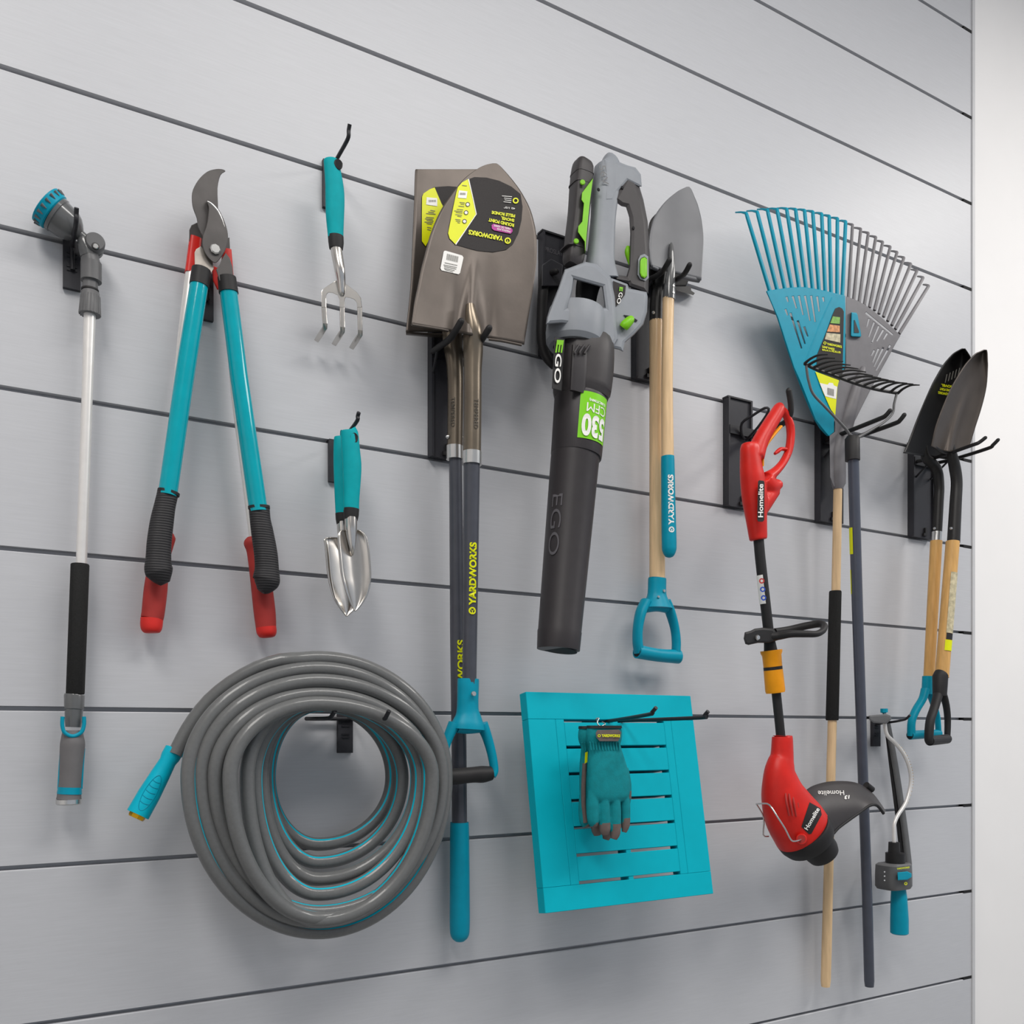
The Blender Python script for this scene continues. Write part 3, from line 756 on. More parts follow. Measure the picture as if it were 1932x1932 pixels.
part('yellow_panel', G().decal([(883, 338), (872, 344), (864, 353), (861, 363), (855, 392), (849, 422), (845.5, 440), (848.5, 450), (859, 460.5), (879, 432), (898, 404), (891, 371)], lf, 8, 0.0024), 'label_yellow', lb)
part('white_edge', G().decal([(883, 338), (885, 337.5), (892.5, 371), (899.5, 404), (880, 433), (860.5, 462), (859, 460.5), (879, 432), (898, 404), (891, 371)], lf, 8, 0.0028), 'label_white', lb)
part('barcode_panel', G().decal([(866, 359), (882, 361), (880, 374.5), (864, 373)], lf, 8, 0.0030), 'label_white', lb)
part('magenta_pill', G().decal([(931, 422), (964, 430), (967, 433), (967, 437), (963, 441), (932, 434.5), (928, 431), (927.5, 425)], lf, 8, 0.0030), 'label_pink', lb)
g = G()
for k in range(6): g.decal([(868 + k * 1.8, 363.5), (869 + k * 1.8, 363.6), (869 + k * 1.8, 367.6), (868 + k * 1.8, 367.5)], lf, 8, 0.0034)
for (x0, x1, y) in [(872, 881, 349), (867, 877, 381), (869, 876, 384), (865, 876, 388), (862, 874, 394), (857, 873, 397), (860, 873, 400), (859, 872, 404), (863, 871, 407), (859, 869, 413), (860, 869, 416), (863, 868, 419)]:
    g.decal([(x0, y), (x1, y + 1.2), (x1, y + 2.2), (x0, y + 1.0)], lf, 20, 0.0030)
part('fine_print', g, 'ink_soft', lb)
g = G()
for c_ in ((882.5, 385.5), (879.5, 401), (876.5, 417.5)): ring_px(g, c_, 4.2, 3.0, lf, 0.0032)
part('icon_ring', g, 'ink', lb)
g = G()
for c_ in ((882.5, 385.5), (879.5, 401), (876.5, 417.5)): ring_px(g, c_, 3.0, 0.3, lf, 0.0030)
part('icon', g, 'label_white', lb)
mark(lb, 'YARDWORKS', (950, 446), (884.5, 433), (-1, 9), lf, 'label_yellow', bold=0.045, eps=0.003)
g = G(); ring_px(g, (958, 454), 6.0, 3.6, lf, 0.0030)
text_px(g, 'Y', (959.8, 452), (955.6, 451.5), (0, 5), lf, 0.0030, bold=0.045); part('logo', g, 'label_yellow', lb)
mark(lb, 'ROUND POINT', (970, 422), (922, 411), (-0.5, 6.5), lf, 'label_yellow', bold=0.045, eps=0.003)
mark(lb, 'SHOVEL', (970.5, 413), (945.5, 408), (-0.5, 6), lf, 'label_yellow', bold=0.045, eps=0.003)
mark(lb, 'PELLE RONDE', (972, 404.5), (928, 397.5), (-0.5, 6), lf, 'label_yellow', bold=0.045, eps=0.003)
mark(lb, 'FIBERGLASS', (963, 435.2), (938, 430), (-0.3, 3.6), lf, 'label_white', bold=0.01, eps=0.0036)
mark(lb, 'FIBRE DE VERRE', (963, 430), (932, 423.6), (-0.3, 3.6), lf, 'label_white', bold=0.01, eps=0.0036)
mark(lb, '42 1/2"', (972, 392), (951, 389.5), (-0.2, 3.4), lf, 'label_white', bold=0.02, eps=0.003)
g = G(); ring_px(g, (973, 378.5), 5.6, 3.2, lf, 0.0030); part('logo', g, 'label_yellow', lb)
g = G()
for (x0, x1, y) in [(947, 966, 369), (951, 965, 373), (952, 965, 376.5), (950, 964, 380)]: g.decal([(x0, y), (x1, y + 1.6), (x1, y + 2.6), (x0, y + 1.0)], lf, 20, 0.0030)
part('fine_print', g, 'label_white', lb)
st = part('sticker', G().decal([(838.5, 473.2), (841, 473), (872, 482), (874.5, 486), (868, 515), (865, 517.5), (833, 510), (831, 506), (837, 475)], lf, 9, 0.0022), 'label_white', r_)
g = G()
for k in range(10):
    x0 = 844 + k * 2.2; g.decal([(x0, 478.5 + k * 0.55), (x0 + 1.0, 478.8 + k * 0.55), (x0 - 0.6, 490 + k * 0.55), (x0 - 1.6, 489.8 + k * 0.55)], lf, 20, 0.0028)
for (x0, x1, y) in [(839, 863, 495), (837, 862, 499), (838, 861, 502), (838, 858, 505), (839, 855, 507.5)]: g.decal([(x0, y), (x1, y + 5), (x1, y + 6), (x0, y + 1.0)], lf, 30, 0.0028)
part('fine_print', g, 'ink_soft', st)
g = T([(887, 575, OF + 0.006, 16), (889, 600, OF + 0.006, 26), (892, 628, OF + 0.004, 36), (892.5, 660, OF, 38), (892, 700, OF, 34), (892, 760, OF, 33.5), (890.5, 856, OF, 34.5)], n=5, seg=24); part('socket', g, 'socket', r_)
part('ferrule', T([(890.6, 853, OF, 37), (890.4, 877, OF, 37)], seg=24), 'zinc', r_)
g = T([(890, 874, OF, 32), (888, 1080, 0.085, 29.5), (885.5, 1290, 0.074, 27.5)], seg=12); part('handle', g, 'fibre', r_)
g = G(); wrap_text(g, 'TEMPERED', P(891.5, 758, OF), P(891, 814, OF), wpx(891, OF, 34), 0.0068, turn=0.42, bold=0.0); part('lettering', g, 'engrave', r_)
g = G(); wrap_text(g, 'YARDWORKS', P(887, 1143, 0.0820), P(888.5, 1025, 0.0877), wpx(888, OF, 29.5), 0.0108, turn=-0.30, bold=0.045)
logo_wrap(g, P(886.8, 1154, 0.0812), wpx(887, OF, 29.2), 0.0055, turn=-0.30); part('lettering', g, 'label_yellow', r_)
OF = 0.072
gr_ = part('grip_collar', T([(883.5, 1283, OF, 38), (883.5, 1285, OF, 41), (882.5, 1335, OF, 41), (883, 1352, OF, 50), (882.5, 1366, OF, 62), (882, 1376, OF, 66)], n=3, k=0.75, seg=24), 'teal_blue', r_)
g = T([(909, 1366, OF, 24), (918, 1388, OF, 20), (926, 1415, OF, 18), (931, 1440, OF, 17), (932, 1455, OF, 17), (928, 1463, OF, 17)], n=4, k=1.1, seg=14)
T([(857, 1366, OF, 24), (847, 1388, OF, 20), (838, 1415, OF, 18), (834, 1440, OF, 17), (834, 1455, OF, 17), (838, 1463, OF, 17)], g, n=4, k=1.1, seg=14)
T([(862, 1372, OF, 22), (882, 1374, OF, 22), (904, 1372, OF, 22)], g, n=4, k=1.0)
part('d_frame', g, 'teal_blue', r_)
g = T([(842, 1466, OF, 29), (860, 1465, OF, 31), (890, 1462, OF, 30), (910, 1461, OF, 32), (926, 1459, OF, 27)], n=4, seg=20); part('crossbar_grip', g, 'rubber', r_)
g = G(); disc_px(g, (893, 1309), 5, OF + 0.0165, 0.003); part('rivet', g, 'zinc', r_)

# ---- small spades: hidden one first
O1 = 0.040
r_ = thing('border_spade', 'spade with pale wooden handle ending in a teal D-shaped grip', 'spade', P(1240, 1250, O1))
blade(r_, [(396, 1248, 1278), (405, 1236, 1288), (420, 1226, 1296), (450, 1223, 1302), (490, 1225, 1304), (525, 1228, 1300), (540, 1232, 1294)], lambda x, y: O1 - 0.010 + 0.006 * ((x - 1262) / 35) ** 2, 'blade_black')
part('socket', T([(1255, 470, O1, 8), (1250, 500, O1, 18), (1245, 530, O1, 24), (1240, 560, O1, 26), (1238.5, 608, O1, 27)], n=4), 'blade_black', r_)
g = G(); disc_px(g, (1232.5, 590), 3, O1 + 0.0095, 0.002); part('rivet', g, 'zinc', r_)
part('handle', T([(1238.5, 606, O1, 27), (1240, 1096, O1, 30)], seg=20), 'wood', r_)
part('grip_collar', T([(1240, 1092, O1, 33), (1240, 1094, O1, 35), (1239.5, 1120, O1, 36), (1239.5, 1134, O1, 46), (1239.5, 1148, O1, 60)], n=3, k=0.85, seg=20), 'teal_blue', r_)
g = T([(1219, 1134, O1, 22), (1209, 1156, O1, 22), (1203.5, 1185, O1, 20), (1203, 1212, O1, 20), (1206, 1232, O1, 20)], n=4, k=1.5, seg=14)
T([(1256, 1134, O1, 20), (1265, 1156, O1, 20), (1273, 1185, O1, 18), (1276, 1212, O1, 18), (1275, 1236, O1, 18)], g, n=4, k=1.5, seg=14)
T([(1216, 1146, O1, 22), (1239, 1142, O1, 24), (1258, 1146, O1, 22)], g, n=3)
part('d_frame', g, 'teal_blue', r_)
part('crossbar', T([(1202, 1229, O1, 27), (1240, 1236, O1, 25), (1280, 1239, O1, 27)], n=3, seg=24), 'teal_blue', r_)
g = G(); c1 = P(1202, 1229, O1); dx = (P(1240, 1236, O1) - c1).normalized(); g.lathe(c1 - dx * 0.0006, c1 + dx * 0.0002, [(0, 0.0095), (1, 0.0095)], 20); part('bore_shade_disc', g, 'painted_hollow_shade', r_)  # flat dark disc paints the shade inside the bore; crossbar stays solid
g = G(); disc_px(g, (1252, 1115), 3.2, O1 + 0.014, 0.003); disc_px(g, (1242, 1126), 2.6, O1 + 0.0165, 0.002); part('rivet', g, 'zinc', r_)

O2 = 0.074
r_ = thing('garden_spade', 'grey leaf-shaped spade whose wooden handle ends in a rounded teal grip', 'spade', P(1262, 1050, O2))
def o2(x, y):
    u = (x - 1270) / 50; t = max(0, min(1, (y - 440) / 90))
    return O2 - 0.004 + 0.010 * u * u + 0.004 * t
rr = [(353, 1295, 1300), (357, 1286, 1303.5), (362, 1277, 1306), (374, 1262, 1311), (386, 1250.5, 1316), (402, 1239, 1320.5), (418, 1231.5, 1324), (447, 1225, 1327), (481, 1224, 1325), (503, 1228, 1323)]
R = []
for (y, xl, xr) in smooth_path(rr, 4):
    R.append([P(xl + (xr - xl) * j / 24, y + 26 * (j / 24) * max(0, (y - 353) / 150) ** 4, o2(xl + (xr - xl) * j / 24, y)) for j in range(25)])
part('blade', G().grid(R), 'blade_grey', r_, solid=0.002, sharp=70)
part('rolled_step', T([(1284, 521, O2 + 0.001, 9), (1300, 525, O2 + 0.002, 10), (1319, 529, O2 + 0.004, 9)], n=3), 'blade_grey', r_)
part('rolled_step', T([(1229, 503, O2 + 0.003, 8), (1240, 508, O2 + 0.001, 8)], n=2), 'blade_grey', r_)
part('socket', T([(1266.5, 459, O2, 4), (1267, 470, O2 + 0.003, 9), (1267, 503, O2 + 0.004, 14), (1264, 530, O2 + 0.002, 20), (1262, 560, O2, 24), (1262, 567, O2, 24)], n=4, seg=20), 'grey_gloss', r_)
g = G(); disc_px(g, (1269, 540), 2.6, O2 + 0.009, 0.003); disc_px(g, (1269, 553), 2.6, O2 + 0.009, 0.003); part('rivet', g, 'zinc', r_)
part('handle', T([(1261, 563, O2, 22), (1258.5, 725, O2, 22), (1259.7, 872, O2, 24)], n=3, seg=20), 'wood', r_)
part('teal_grip', T([(1259.7, 866, O2, 24), (1259.8, 868, O2, 25.5), (1261, 950, O2, 27), (1262.5, 1025, O2, 28.5), (1262.7, 1040, O2, 26), (1262.8, 1049, O2, 17), (1262.8, 1052, O2, 6)], n=3, seg=24), 'teal_blue', r_)
g = G(); wrap_text(g, 'YARDWORKS', P(1262, 993, O2), P(1260.5, 899, O2), wpx(1261, O2, 27), 0.0098, turn=-0.36, bold=0.045)
logo_wrap(g, P(1262.2, 1002, O2), wpx(1261, O2, 27.4), 0.0050, turn=-0.36); part('lettering', g, 'label_white', r_)

# ---- two shovels at the right end
O3 = 0.060
r_ = thing('black_shovel', 'black-bladed shovel with a wooden handle and teal D-shaped grip at the right', 'shovel', P(1748, 1395, O3))
def o3(x, y): return O3 + (870 - y) / 210 * 0.035 + 0.00001 * (x - 1765) ** 2 * 0.4
R = []
for (y, xl, xr) in smooth_path([(657.5, 1816, 1820), (666, 1800.5, 1826), (675, 1791, 1831), (689, 1779.5, 1833), (710, 1767, 1834), (731, 1756, 1832), (785, 1732.7, 1822), (834, 1714, 1808), (855, 1704.6, 1800)], 4):
    R.append([P(xl + (xr - xl) * j / 20, y + 14 * (j / 20) * max(0, (y - 657) / 200) ** 3, o3(xl + (xr - xl) * j / 20, y) + 0.022 * ((j / 10 - 1) ** 2)) for j in range(21)])
part('blade', G().grid(R), 'blade_black', r_, solid=0.002, sharp=70)
g = G(); sf = lambda x, y: o3(x, y) + 0.010
for i, q in enumerate(['YARDWORKS', 'ROUND POINT', 'SHOVEL']): text_px(g, q, (1794 + i * 4, 742 - i * 7), (1770 + i * 3, 738 - i * 7), (0, 5), sf, bold=0.035)
part('lettering', g, 'label_yellow', r_)
g = G()
for k in range(5): g.decal([(1786 + k * 6, 706 - k * 3), (1787.5 + k * 6, 706 - k * 3), (1784 + k * 6, 722 - k * 3), (1782.5 + k * 6, 722 - k * 3)], sf, 30, 0.001)
part('fine_print', g, 'ink_soft', r_)
part('socket', T([(1745, 838, O3 + 0.004, 10), (1746, 862, O3 + 0.002, 18), (1760, 876, O3, 21), (1769, 892, O3, 21), (1772, 920, O3, 20), (1771, 944, O3, 20), (1768, 1004, O3, 19.5)], n=5, seg=20), 'blade_black', r_)
part('ferrule', T([(1767.5, 1004, O3, 21), (1766.5, 1022, O3, 21)], seg=20), 'zinc', r_)
g = G(); disc_px(g, (1762, 997), 2.6, O3 + 0.009, 0.003); part('rivet', g, 'zinc', r_)
part('handle', T([(1766.5, 1021, O3, 24), (1752.6, 1280, O3, 22)], seg=20), 'wood_tan', r_)
part('grip_collar', T([(1750, 1276, O3, 21), (1749, 1310, O3, 22)], seg=20), 'teal_blue', r_)
g = T([(1746, 1300, O3, 18), (1741, 1318, O3 , 17), (1728, 1340, O3 - 0.004, 17), (1720, 1362, O3 - 0.006, 16), (1719.5, 1388, O3 - 0.008, 17)], n=4, k=1.3)
T([(1752, 1300, O3, 16), (1760, 1325, O3, 13), (1768, 1350, O3, 12), (1771, 1385, O3, 12)], g, n=4, k=1.3); part('d_frame', g, 'teal_blue', r_)
part('crossbar', T([(1717, 1387, O3 - 0.008, 19), (1772, 1384, O3, 17)], seg=20), 'teal_blue', r_)
g = G(); c1 = P(1717, 1387, O3 - 0.008); g.lathe(c1 - Vector((0.0008, 0, 0)), c1, [(0, 0.0085), (1, 0.0085)], 20); part('bore_shade_disc', g, 'painted_hollow_shade', r_)  # bore shown by a dark disc, its inner shade put into the colour

O4 = 0.105
r_ = thing('steel_shovel', 'steel shovel with a black D-shaped grip, its blade overlapping the white wall', 'shovel', P(1775, 1408, O4))
def o4(x, y): return O4 + (860 - y) / 200 * 0.045
R = []
for (y, xl, xr) in smooth_path([(660, 1857, 1861), (664, 1848, 1862), (668, 1840, 1862.5), (680, 1828, 1863), (694, 1817, 1863.5), (729, 1796, 1861.5), (766, 1779.5, 1853), (804, 1765.5, 1841), (832, 1759, 1832.5), (842, 1757, 1829)], 4):
    R.append([P(xl + (xr - xl) * j / 24, y + 10 * math.sin(j / 24 * PI) * max(0, (y - 660) / 182) ** 4, o4(xl + (xr - xl) * j / 24, y) + 0.014 * ((j / 12 - 1) ** 2) + 0.012 * math.exp(-((j - 11) / 2.5) ** 2) * max(0, (y - 720) / 120)) for j in range(25)])
part('blade', G().grid(R), 'blade', r_, solid=0.002, sharp=70)
part('turned_step', T([(1758, 839, O4 + 0.014, 6), (1775, 850, O4 + 0.006, 7), (1790, 854, O4 + 0.002, 7)], n=3), 'blade_black', r_)
part('socket', T([(1795, 835, O4 + 0.008, 10), (1797, 860, O4 + 0.004, 20), (1801, 880, O4, 23), (1805, 909, O4, 23), (1803, 950, O4, 24), (1799, 1024, O4, 26)], n=5, seg=20), 'blade_black', r_)
g = G(); disc_px(g, (1793.5, 997), 2.8, O4 + 0.0125, 0.003); part('rivet', g, 'zinc', r_)
part('handle', T([(1797.5, 1022, O4, 27.5), (1777, 1278, O4, 28)], seg=20), 'wood_tan', r_)
def hw(y): return P(lerp_(1797.5, 1777, (y - 1022) / 256), y, O4)
RW = wpx(1788, O4, 28.4)
stk = part('sticker', wrap_patch(hw(1082), hw(1196), RW, RW, 0.10, 1.25, 0, 1), 'photo_sand', r_)
part('barcode', wrap_patch(hw(1196.5), hw(1208), RW, RW, 0.15, 1.2, 0, 1), 'ink', stk)
part('yellow_tab', wrap_patch(hw(1209), hw(1229), RW, RW, 0.05, 1.25, 0, 1), 'label_yellow', stk)
part('grip_collar', T([(1776, 1273, O4, 30), (1774, 1276, O4, 31), (1773, 1313, O4, 28)], seg=20), 'rubber', r_)
g = T([(1771, 1306, O4, 20), (1763, 1335, O4 + 0.004, 18), (1755, 1360, O4 + 0.008, 18), (1752.5, 1392, O4 + 0.010, 18), (1754, 1402, O4 + 0.010, 15)], n=4, k=1.2)
T([(1778, 1306, O4, 16), (1785, 1330, O4 - 0.003, 14), (1788, 1360, O4 - 0.006, 13), (1787, 1396, O4 - 0.006, 12)], g, n=4, k=1.2); part('d_frame', g, 'rubber', r_)
part('crossbar', T([(1754, 1398, O4 + 0.010, 20), (1787, 1394, O4 - 0.006, 20)], seg=20), 'rubber_rib', r_)

# ================================================================ LEAF BLOWER
OL = 0.105
r_ = thing('leaf_blower', 'grey and black cordless leaf blower with lime green details, hanging nozzle down', 'leaf blower', P(1053, 1228, OL))
g = T([(1102, 304, OL - 0.005, 24), (1101, 309, OL - 0.005, 36), (1099, 318, OL - 0.005, 42), (1096, 352, OL - 0.005, 44), (1092, 400, OL - 0.005, 42), (1086, 453, OL - 0.005, 42), (1081.5, 490, OL - 0.005, 41), (1079, 503, OL - 0.005, 30)], e=4, k=1.0, n=3, seg=24)
bt_ = part('battery', g, 'body_dark', r_)
def bs(x, y): return OL + 0.0175
g = G().plate([(1119, 336), (1098, 364), (1097, 377), (1101.5, 384), (1098.5, 418), (1091, 427), (1090.5, 438), (1103, 456), (1104, 478), (1108, 430), (1113, 380)], OL + 0.012, 0.012, bev=0.001); part('green_panel', g, 'green', bt_)
part('green_panel', T([(1078, 362, OL - 0.018, 6), (1077, 385, OL - 0.018, 6)], n=2), 'green', bt_)
part('green_panel', T([(1071, 428, OL - 0.018, 6), (1070, 448, OL - 0.018, 6)], n=2), 'green', bt_)
for c_ in ((1099, 344.5), (1087, 455.5)): part('green_stud', disc_px(G(), c_, 5, OL + 0.0135, 0.002, n=(-0.4, -1, 0)), 'green', bt_)

for y in (330, 350, 470):
    part('rib', T([(1099 - (y - 320) * 0.13, y, OL - 0.005, 45), (1099 - (y - 320) * 0.13, y + 2, OL - 0.005, 45)], e=4, k=1, seg=24), 'body_dark', bt_)
g = T([(1140, 299, OL, 22), (1143, 303, OL, 40), (1146, 315, OL, 50), (1145, 335, OL, 52), (1141, 370, OL, 52), (1138, 410, OL, 48), (1135, 457, OL, 50), (1133, 490, OL, 54), (1133, 512, OL, 62), (1136, 530, OL, 64)], e=3.2, k=0.75, n=3, seg=24)
g.plate([(1140, 300), (1162, 303), (1184, 312), (1199, 316), (1209, 329), (1211, 352), (1204, 352), (1184, 342), (1166, 362), (1158, 380), (1140, 380)], OL - 0.004, 0.040, bev=0.005)
body = part('body', g, 'body_grey', r_)
g = G(); text_px(g, '56V', (1130, 312), (1137, 349), (12, -1), OL + 0.017, bold=0.0); part('lettering', g, 'grey_plastic', body)
g = G(); disc_px(g, (1129, 358), 3.2, OL + 0.0185, 0.001); part('recess_shade_disc', g, 'painted_hollow_shade', body)  # dark disc paints the shade of a screw recess, nothing is sunk
# rear handle: a curved bar joining the body at both ends
g = G().plate([(1179, 319), (1196, 325), (1203, 341), (1214, 377), (1222, 418), (1226, 481), (1223, 554), (1186, 541), (1184, 536), (1156, 526), (1156, 517), (1182, 521), (1187, 504), (1188, 470), (1189, 440), (1187, 410), (1181, 391), (1172, 389), (1156, 377), (1168, 355), (1178, 338), (1176, 332)], OL, 0.030, bev=0.008)
hn = part('handle', g, 'body_dark', r_)
g = G(); disc_px(g, (1174, 354), 3, OL + 0.0150, 0.001); disc_px(g, (1195, 430), 3, OL + 0.0150, 0.001); part('recess_shade_disc', g, 'painted_hollow_shade', hn)  # recess shade painted as two dark discs on the handle face
part('trigger', T([(1185, 466, OL, 8), (1184, 476, OL, 11), (1187, 490, OL, 9), (1188, 500, OL, 4)], n=3, k=1.0), 'green', r_)
g = G().plate([(1209.5, 488), (1216, 485), (1221, 489), (1221, 521), (1216, 525.5), (1209.5, 522), (1207, 515), (1207.5, 493)], OL + 0.016, 0.010, bev=0.003); part('green_button', g, 'green', r_)
part('button_frame', G().plate([(1208, 482), (1216, 479), (1223, 484), (1224, 524), (1218, 530), (1208, 527), (1203, 518), (1204, 490)], OL + 0.0155, 0.002, holes=[[(1209, 487), (1216, 484), (1221, 488), (1221, 522), (1216, 526), (1209, 523), (1206.5, 516), (1207, 492)]]), 'body_grey', r_)
# fan housing: ring, arch and struts with real openings between them
ax0 = P(1088, 588, OL); ax1 = P(1083, 668, OL); RR = wpx(1085, OL, 112)
g = G(); 
prof = [(0.0, RR * 0.80), (0.0, RR * 0.93), (0.15, RR * 0.98), (0.55, RR), (0.75, RR * 0.97), (0.86, RR * 0.86), (0.86, RR * 0.72), (0.5, RR * 0.78), (0.0, RR * 0.80)]
g.lathe(ax0, ax1, prof, 36, caps=False)
g.plate([(1065, 509), (1104, 494), (1125, 498), (1140, 512), (1152, 522), (1160, 560), (1166, 640), (1150, 668), (1118, 650), (1112, 618), (1060, 610), (1030, 612), (1032, 598), (1042, 572), (1053, 545)], OL + 0.012, 0.040, holes=[[(1083, 527), (1136, 542), (1141, 580), (1119, 583), (1072, 580), (1080, 548)]], bev=0.007)
hs = part('fan_housing', g, 'body_grey', r_)
g = G().plate([(1140, 520), (1152, 524), (1184, 536), (1186, 544), (1220, 551), (1222, 560), (1221, 588), (1214, 612), (1196, 632), (1180, 646), (1176, 664), (1168, 660), (1148, 656), (1125, 650), (1128, 620), (1136, 600), (1140, 570)], OL + 0.002, 0.040, bev=0.006)
part('side_housing', g, 'body_grey', hs)
g = G().plate([(1157, 530), (1181, 539), (1179, 556), (1163, 578), (1158, 574)], OL + 0.0222, 0.002)
pn = part('black_panel', g, 'label_black', hs)
part('lettering', text_px(G(), 'GO', (1168.5, 551), (1163, 572), (7, 1.5), OL + 0.0235, bold=0.01), 'label_white', pn)
part('green_letter', text_px(G(), 'E', (1169, 541), (1168, 549), (6.5, 1), OL + 0.0235, bold=0.045), 'green', pn)
g = T([(1176, 618, OL + 0.026, 17), (1179, 614, OL + 0.028, 19), (1188, 605, OL + 0.030, 17), (1192, 601, OL + 0.030, 12)], n=3); part('green_lever', g, 'green', hs)
g = G().plate([(1177, 594), (1190, 596), (1203, 604), (1201, 607), (1185, 602)], OL + 0.0225, 0.002); part('slot_shade_patch', g, 'painted_hollow_shade', hs)  # dark plate laid on the housing paints the shade inside the lever slot
g = G().plate([(1145, 525), (1147, 525), (1151, 563), (1149.5, 563)], OL + 0.0225, 0.0015); part('vent_shade_strip', g, 'painted_hollow_shade', hs)  # dark strip paints the shade of a vent slot on uncut plastic
# intake core, dark, seen through the openings
g = T([(1115, 520, OL - 0.012, 50), (1108, 545, OL - 0.012, 44), (1104, 575, OL - 0.012, 40), (1096, 600, OL - 0.006, 52), (1090, 640, OL, 60)], n=3, seg=20); part('motor_core', g, 'rubber', r_)
# motor barrel
g = T([(1104, 640, OL, 104), (1103, 660, OL, 114), (1101, 700, OL, 116), (1098.5, 732, OL, 114), (1097.5, 740, OL, 112), (1097, 752, OL, 104)], n=2, seg=12, e=2.3, k=0.9); mb = part('motor_barrel', g, 'body_dark', r_)
g = G()
T([(1142, 645, OL + 0.016, 30), (1140, 690, OL + 0.016, 32), (1136, 738, OL + 0.014, 32)], g, e=4, k=0.8, n=2)
T([(1094, 655, OL + 0.036, 30), (1092, 700, OL + 0.036, 32), (1089, 740, OL + 0.034, 30)], g, e=4, k=0.3, n=2)
part('barrel_rib', g, 'tube_dark', mb)
g = G()
for i in range(3): T([(1092 + i * 10, 652, OL + 0.043, 5), (1084 + i * 10, 664, OL + 0.043, 5), (1085 + i * 9, 668, OL + 0.043, 5)], g, n=2)
part('cooling_fin', g, 'tube_dark', mb)
def tubr(x, y, cx, w_): return None
A_, B_ = (1096, 753), (1086, 868)
RT = wpx(1090, OL, 99)
g = T([(1096, 752, OL, 98), (1095.5, 756, OL, 100), (1087.5, 858, OL, 97), (1087, 862, OL, 96)], seg=36); tb = part('nozzle_collar', g, 'tube_dark', r_)
g = T([(1086, 860, OL, 93), (1084.5, 869, OL, 92), (1056, 1190, OL, 82.5), (1055.7, 1192, OL, 84), (1053.4, 1226, OL, 81.5)], seg=36); tl = part('nozzle_tube', g, 'tube_dark', r_)
part('mouth_shade_disc', G().lathe(P(1053.4, 1226.3, OL), P(1053.3, 1227, OL), [(0, wpx(1053, OL, 72)), (1, wpx(1053, OL, 72))], 30), 'painted_hollow_shade', tl)  # dark disc over the capped tube end paints the shade inside the mouth
LA, LB = P(1095.5, 756, OL), P(1087.5, 858, OL)
lab = part('sticker', wrap_patch(LA, LB, wpx(1095, OL, 100), wpx(1087, OL, 97), -0.02, 1.30, 0.02, 0.86), 'label_green', tb)
def rot_text(txt, c0, c1, h, turn_c, m_, par, rA, bold=0.02, swap=False):
    """lettering turned upside down on the collar: text advances around the barrel, letters point along it"""
    A, B = LA, LB; t = (B - A).normalized(); n = CAM - (A + B) / 2; n -= t * n.dot(t); n.normalize(); s = n.cross(-t)
    vs, fs = glyphs(txt, bold); out = []
    for u, v in vs:
        an = c1 + (c0 - c1) * u; q = turn_c + h * v
        out.append(A + (B - A) * q + (n * math.cos(an) - s * math.sin(an)) * (rA + 0.0016))
    return part('lettering', G().add(out, fs), m_, par)
rot_text('530', 0.10, 1.16, 0.40, 0.42, 'label_white', lab, wpx(1090, OL, 99), bold=0.04)
rot_text('CFM', 0.24, 1.14, 0.16, 0.22, 'label_white', lab, wpx(1090, OL, 99), bold=0.0)
rot_text('(CUBIC FT/MIN)', 0.32, 1.10, 0.06, 0.13, 'label_white', lab, wpx(1090, OL, 99.5), bold=0.035)
# large brand letters reading downwards
part('green_letter', text_px(G(), 'E', (1051, 641), (1047.5, 665), (13, 1), lambda x, y: OL + 0.018, bold=0.04, eps=0.012), 'green', mb)
g = G(); sp_ = lambda x, y: OL + 0.0175
part('black_stripe', G().plate([(1046, 636), (1066, 640), (1060, 738), (1041, 733)], OL + 0.022, 0.012, bev=0.001), 'rubber', mb)
part('lettering', text_px(G(), 'GO', (1048, 667), (1045.5, 722), (12, 1.2), lambda x, y: OL + 0.029, bold=0.015), 'label_white', mb)
g = G(); wrap_text(g, 'EGO', P(1078, 945, OL), P(1069, 1058, OL), wpx(1074, OL, 90.5), 0.019, turn=-0.62, bold=-0.005); part('embossed_letters', g, 'emboss', tl)

# ================================================================ HOSE
r_ = thing('garden_hose', 'coiled grey garden hose with a thin teal stripe', 'garden hose', P(600, 1700, 0.08))
loops = [(342, 855, 1228, 1772, 0.102), (342, 840, 1248, 1752, 0.106), (367, 848, 1271, 1734, 0.112), (393, 822, 1296, 1746, 0.117), (421, 829, 1314, 1750, 0.132),
         (453, 806, 1304, 1700, 0.108), (468, 800, 1312, 1672, 0.088), (481, 772, 1316, 1640, 0.066), (492, 752, 1316, 1606, 0.044), (494, 736, 1318, 1577, 0.024)]
HW = 26.5; TT = len(loops)
def lerp(a, b, t): return a + (b - a) * t
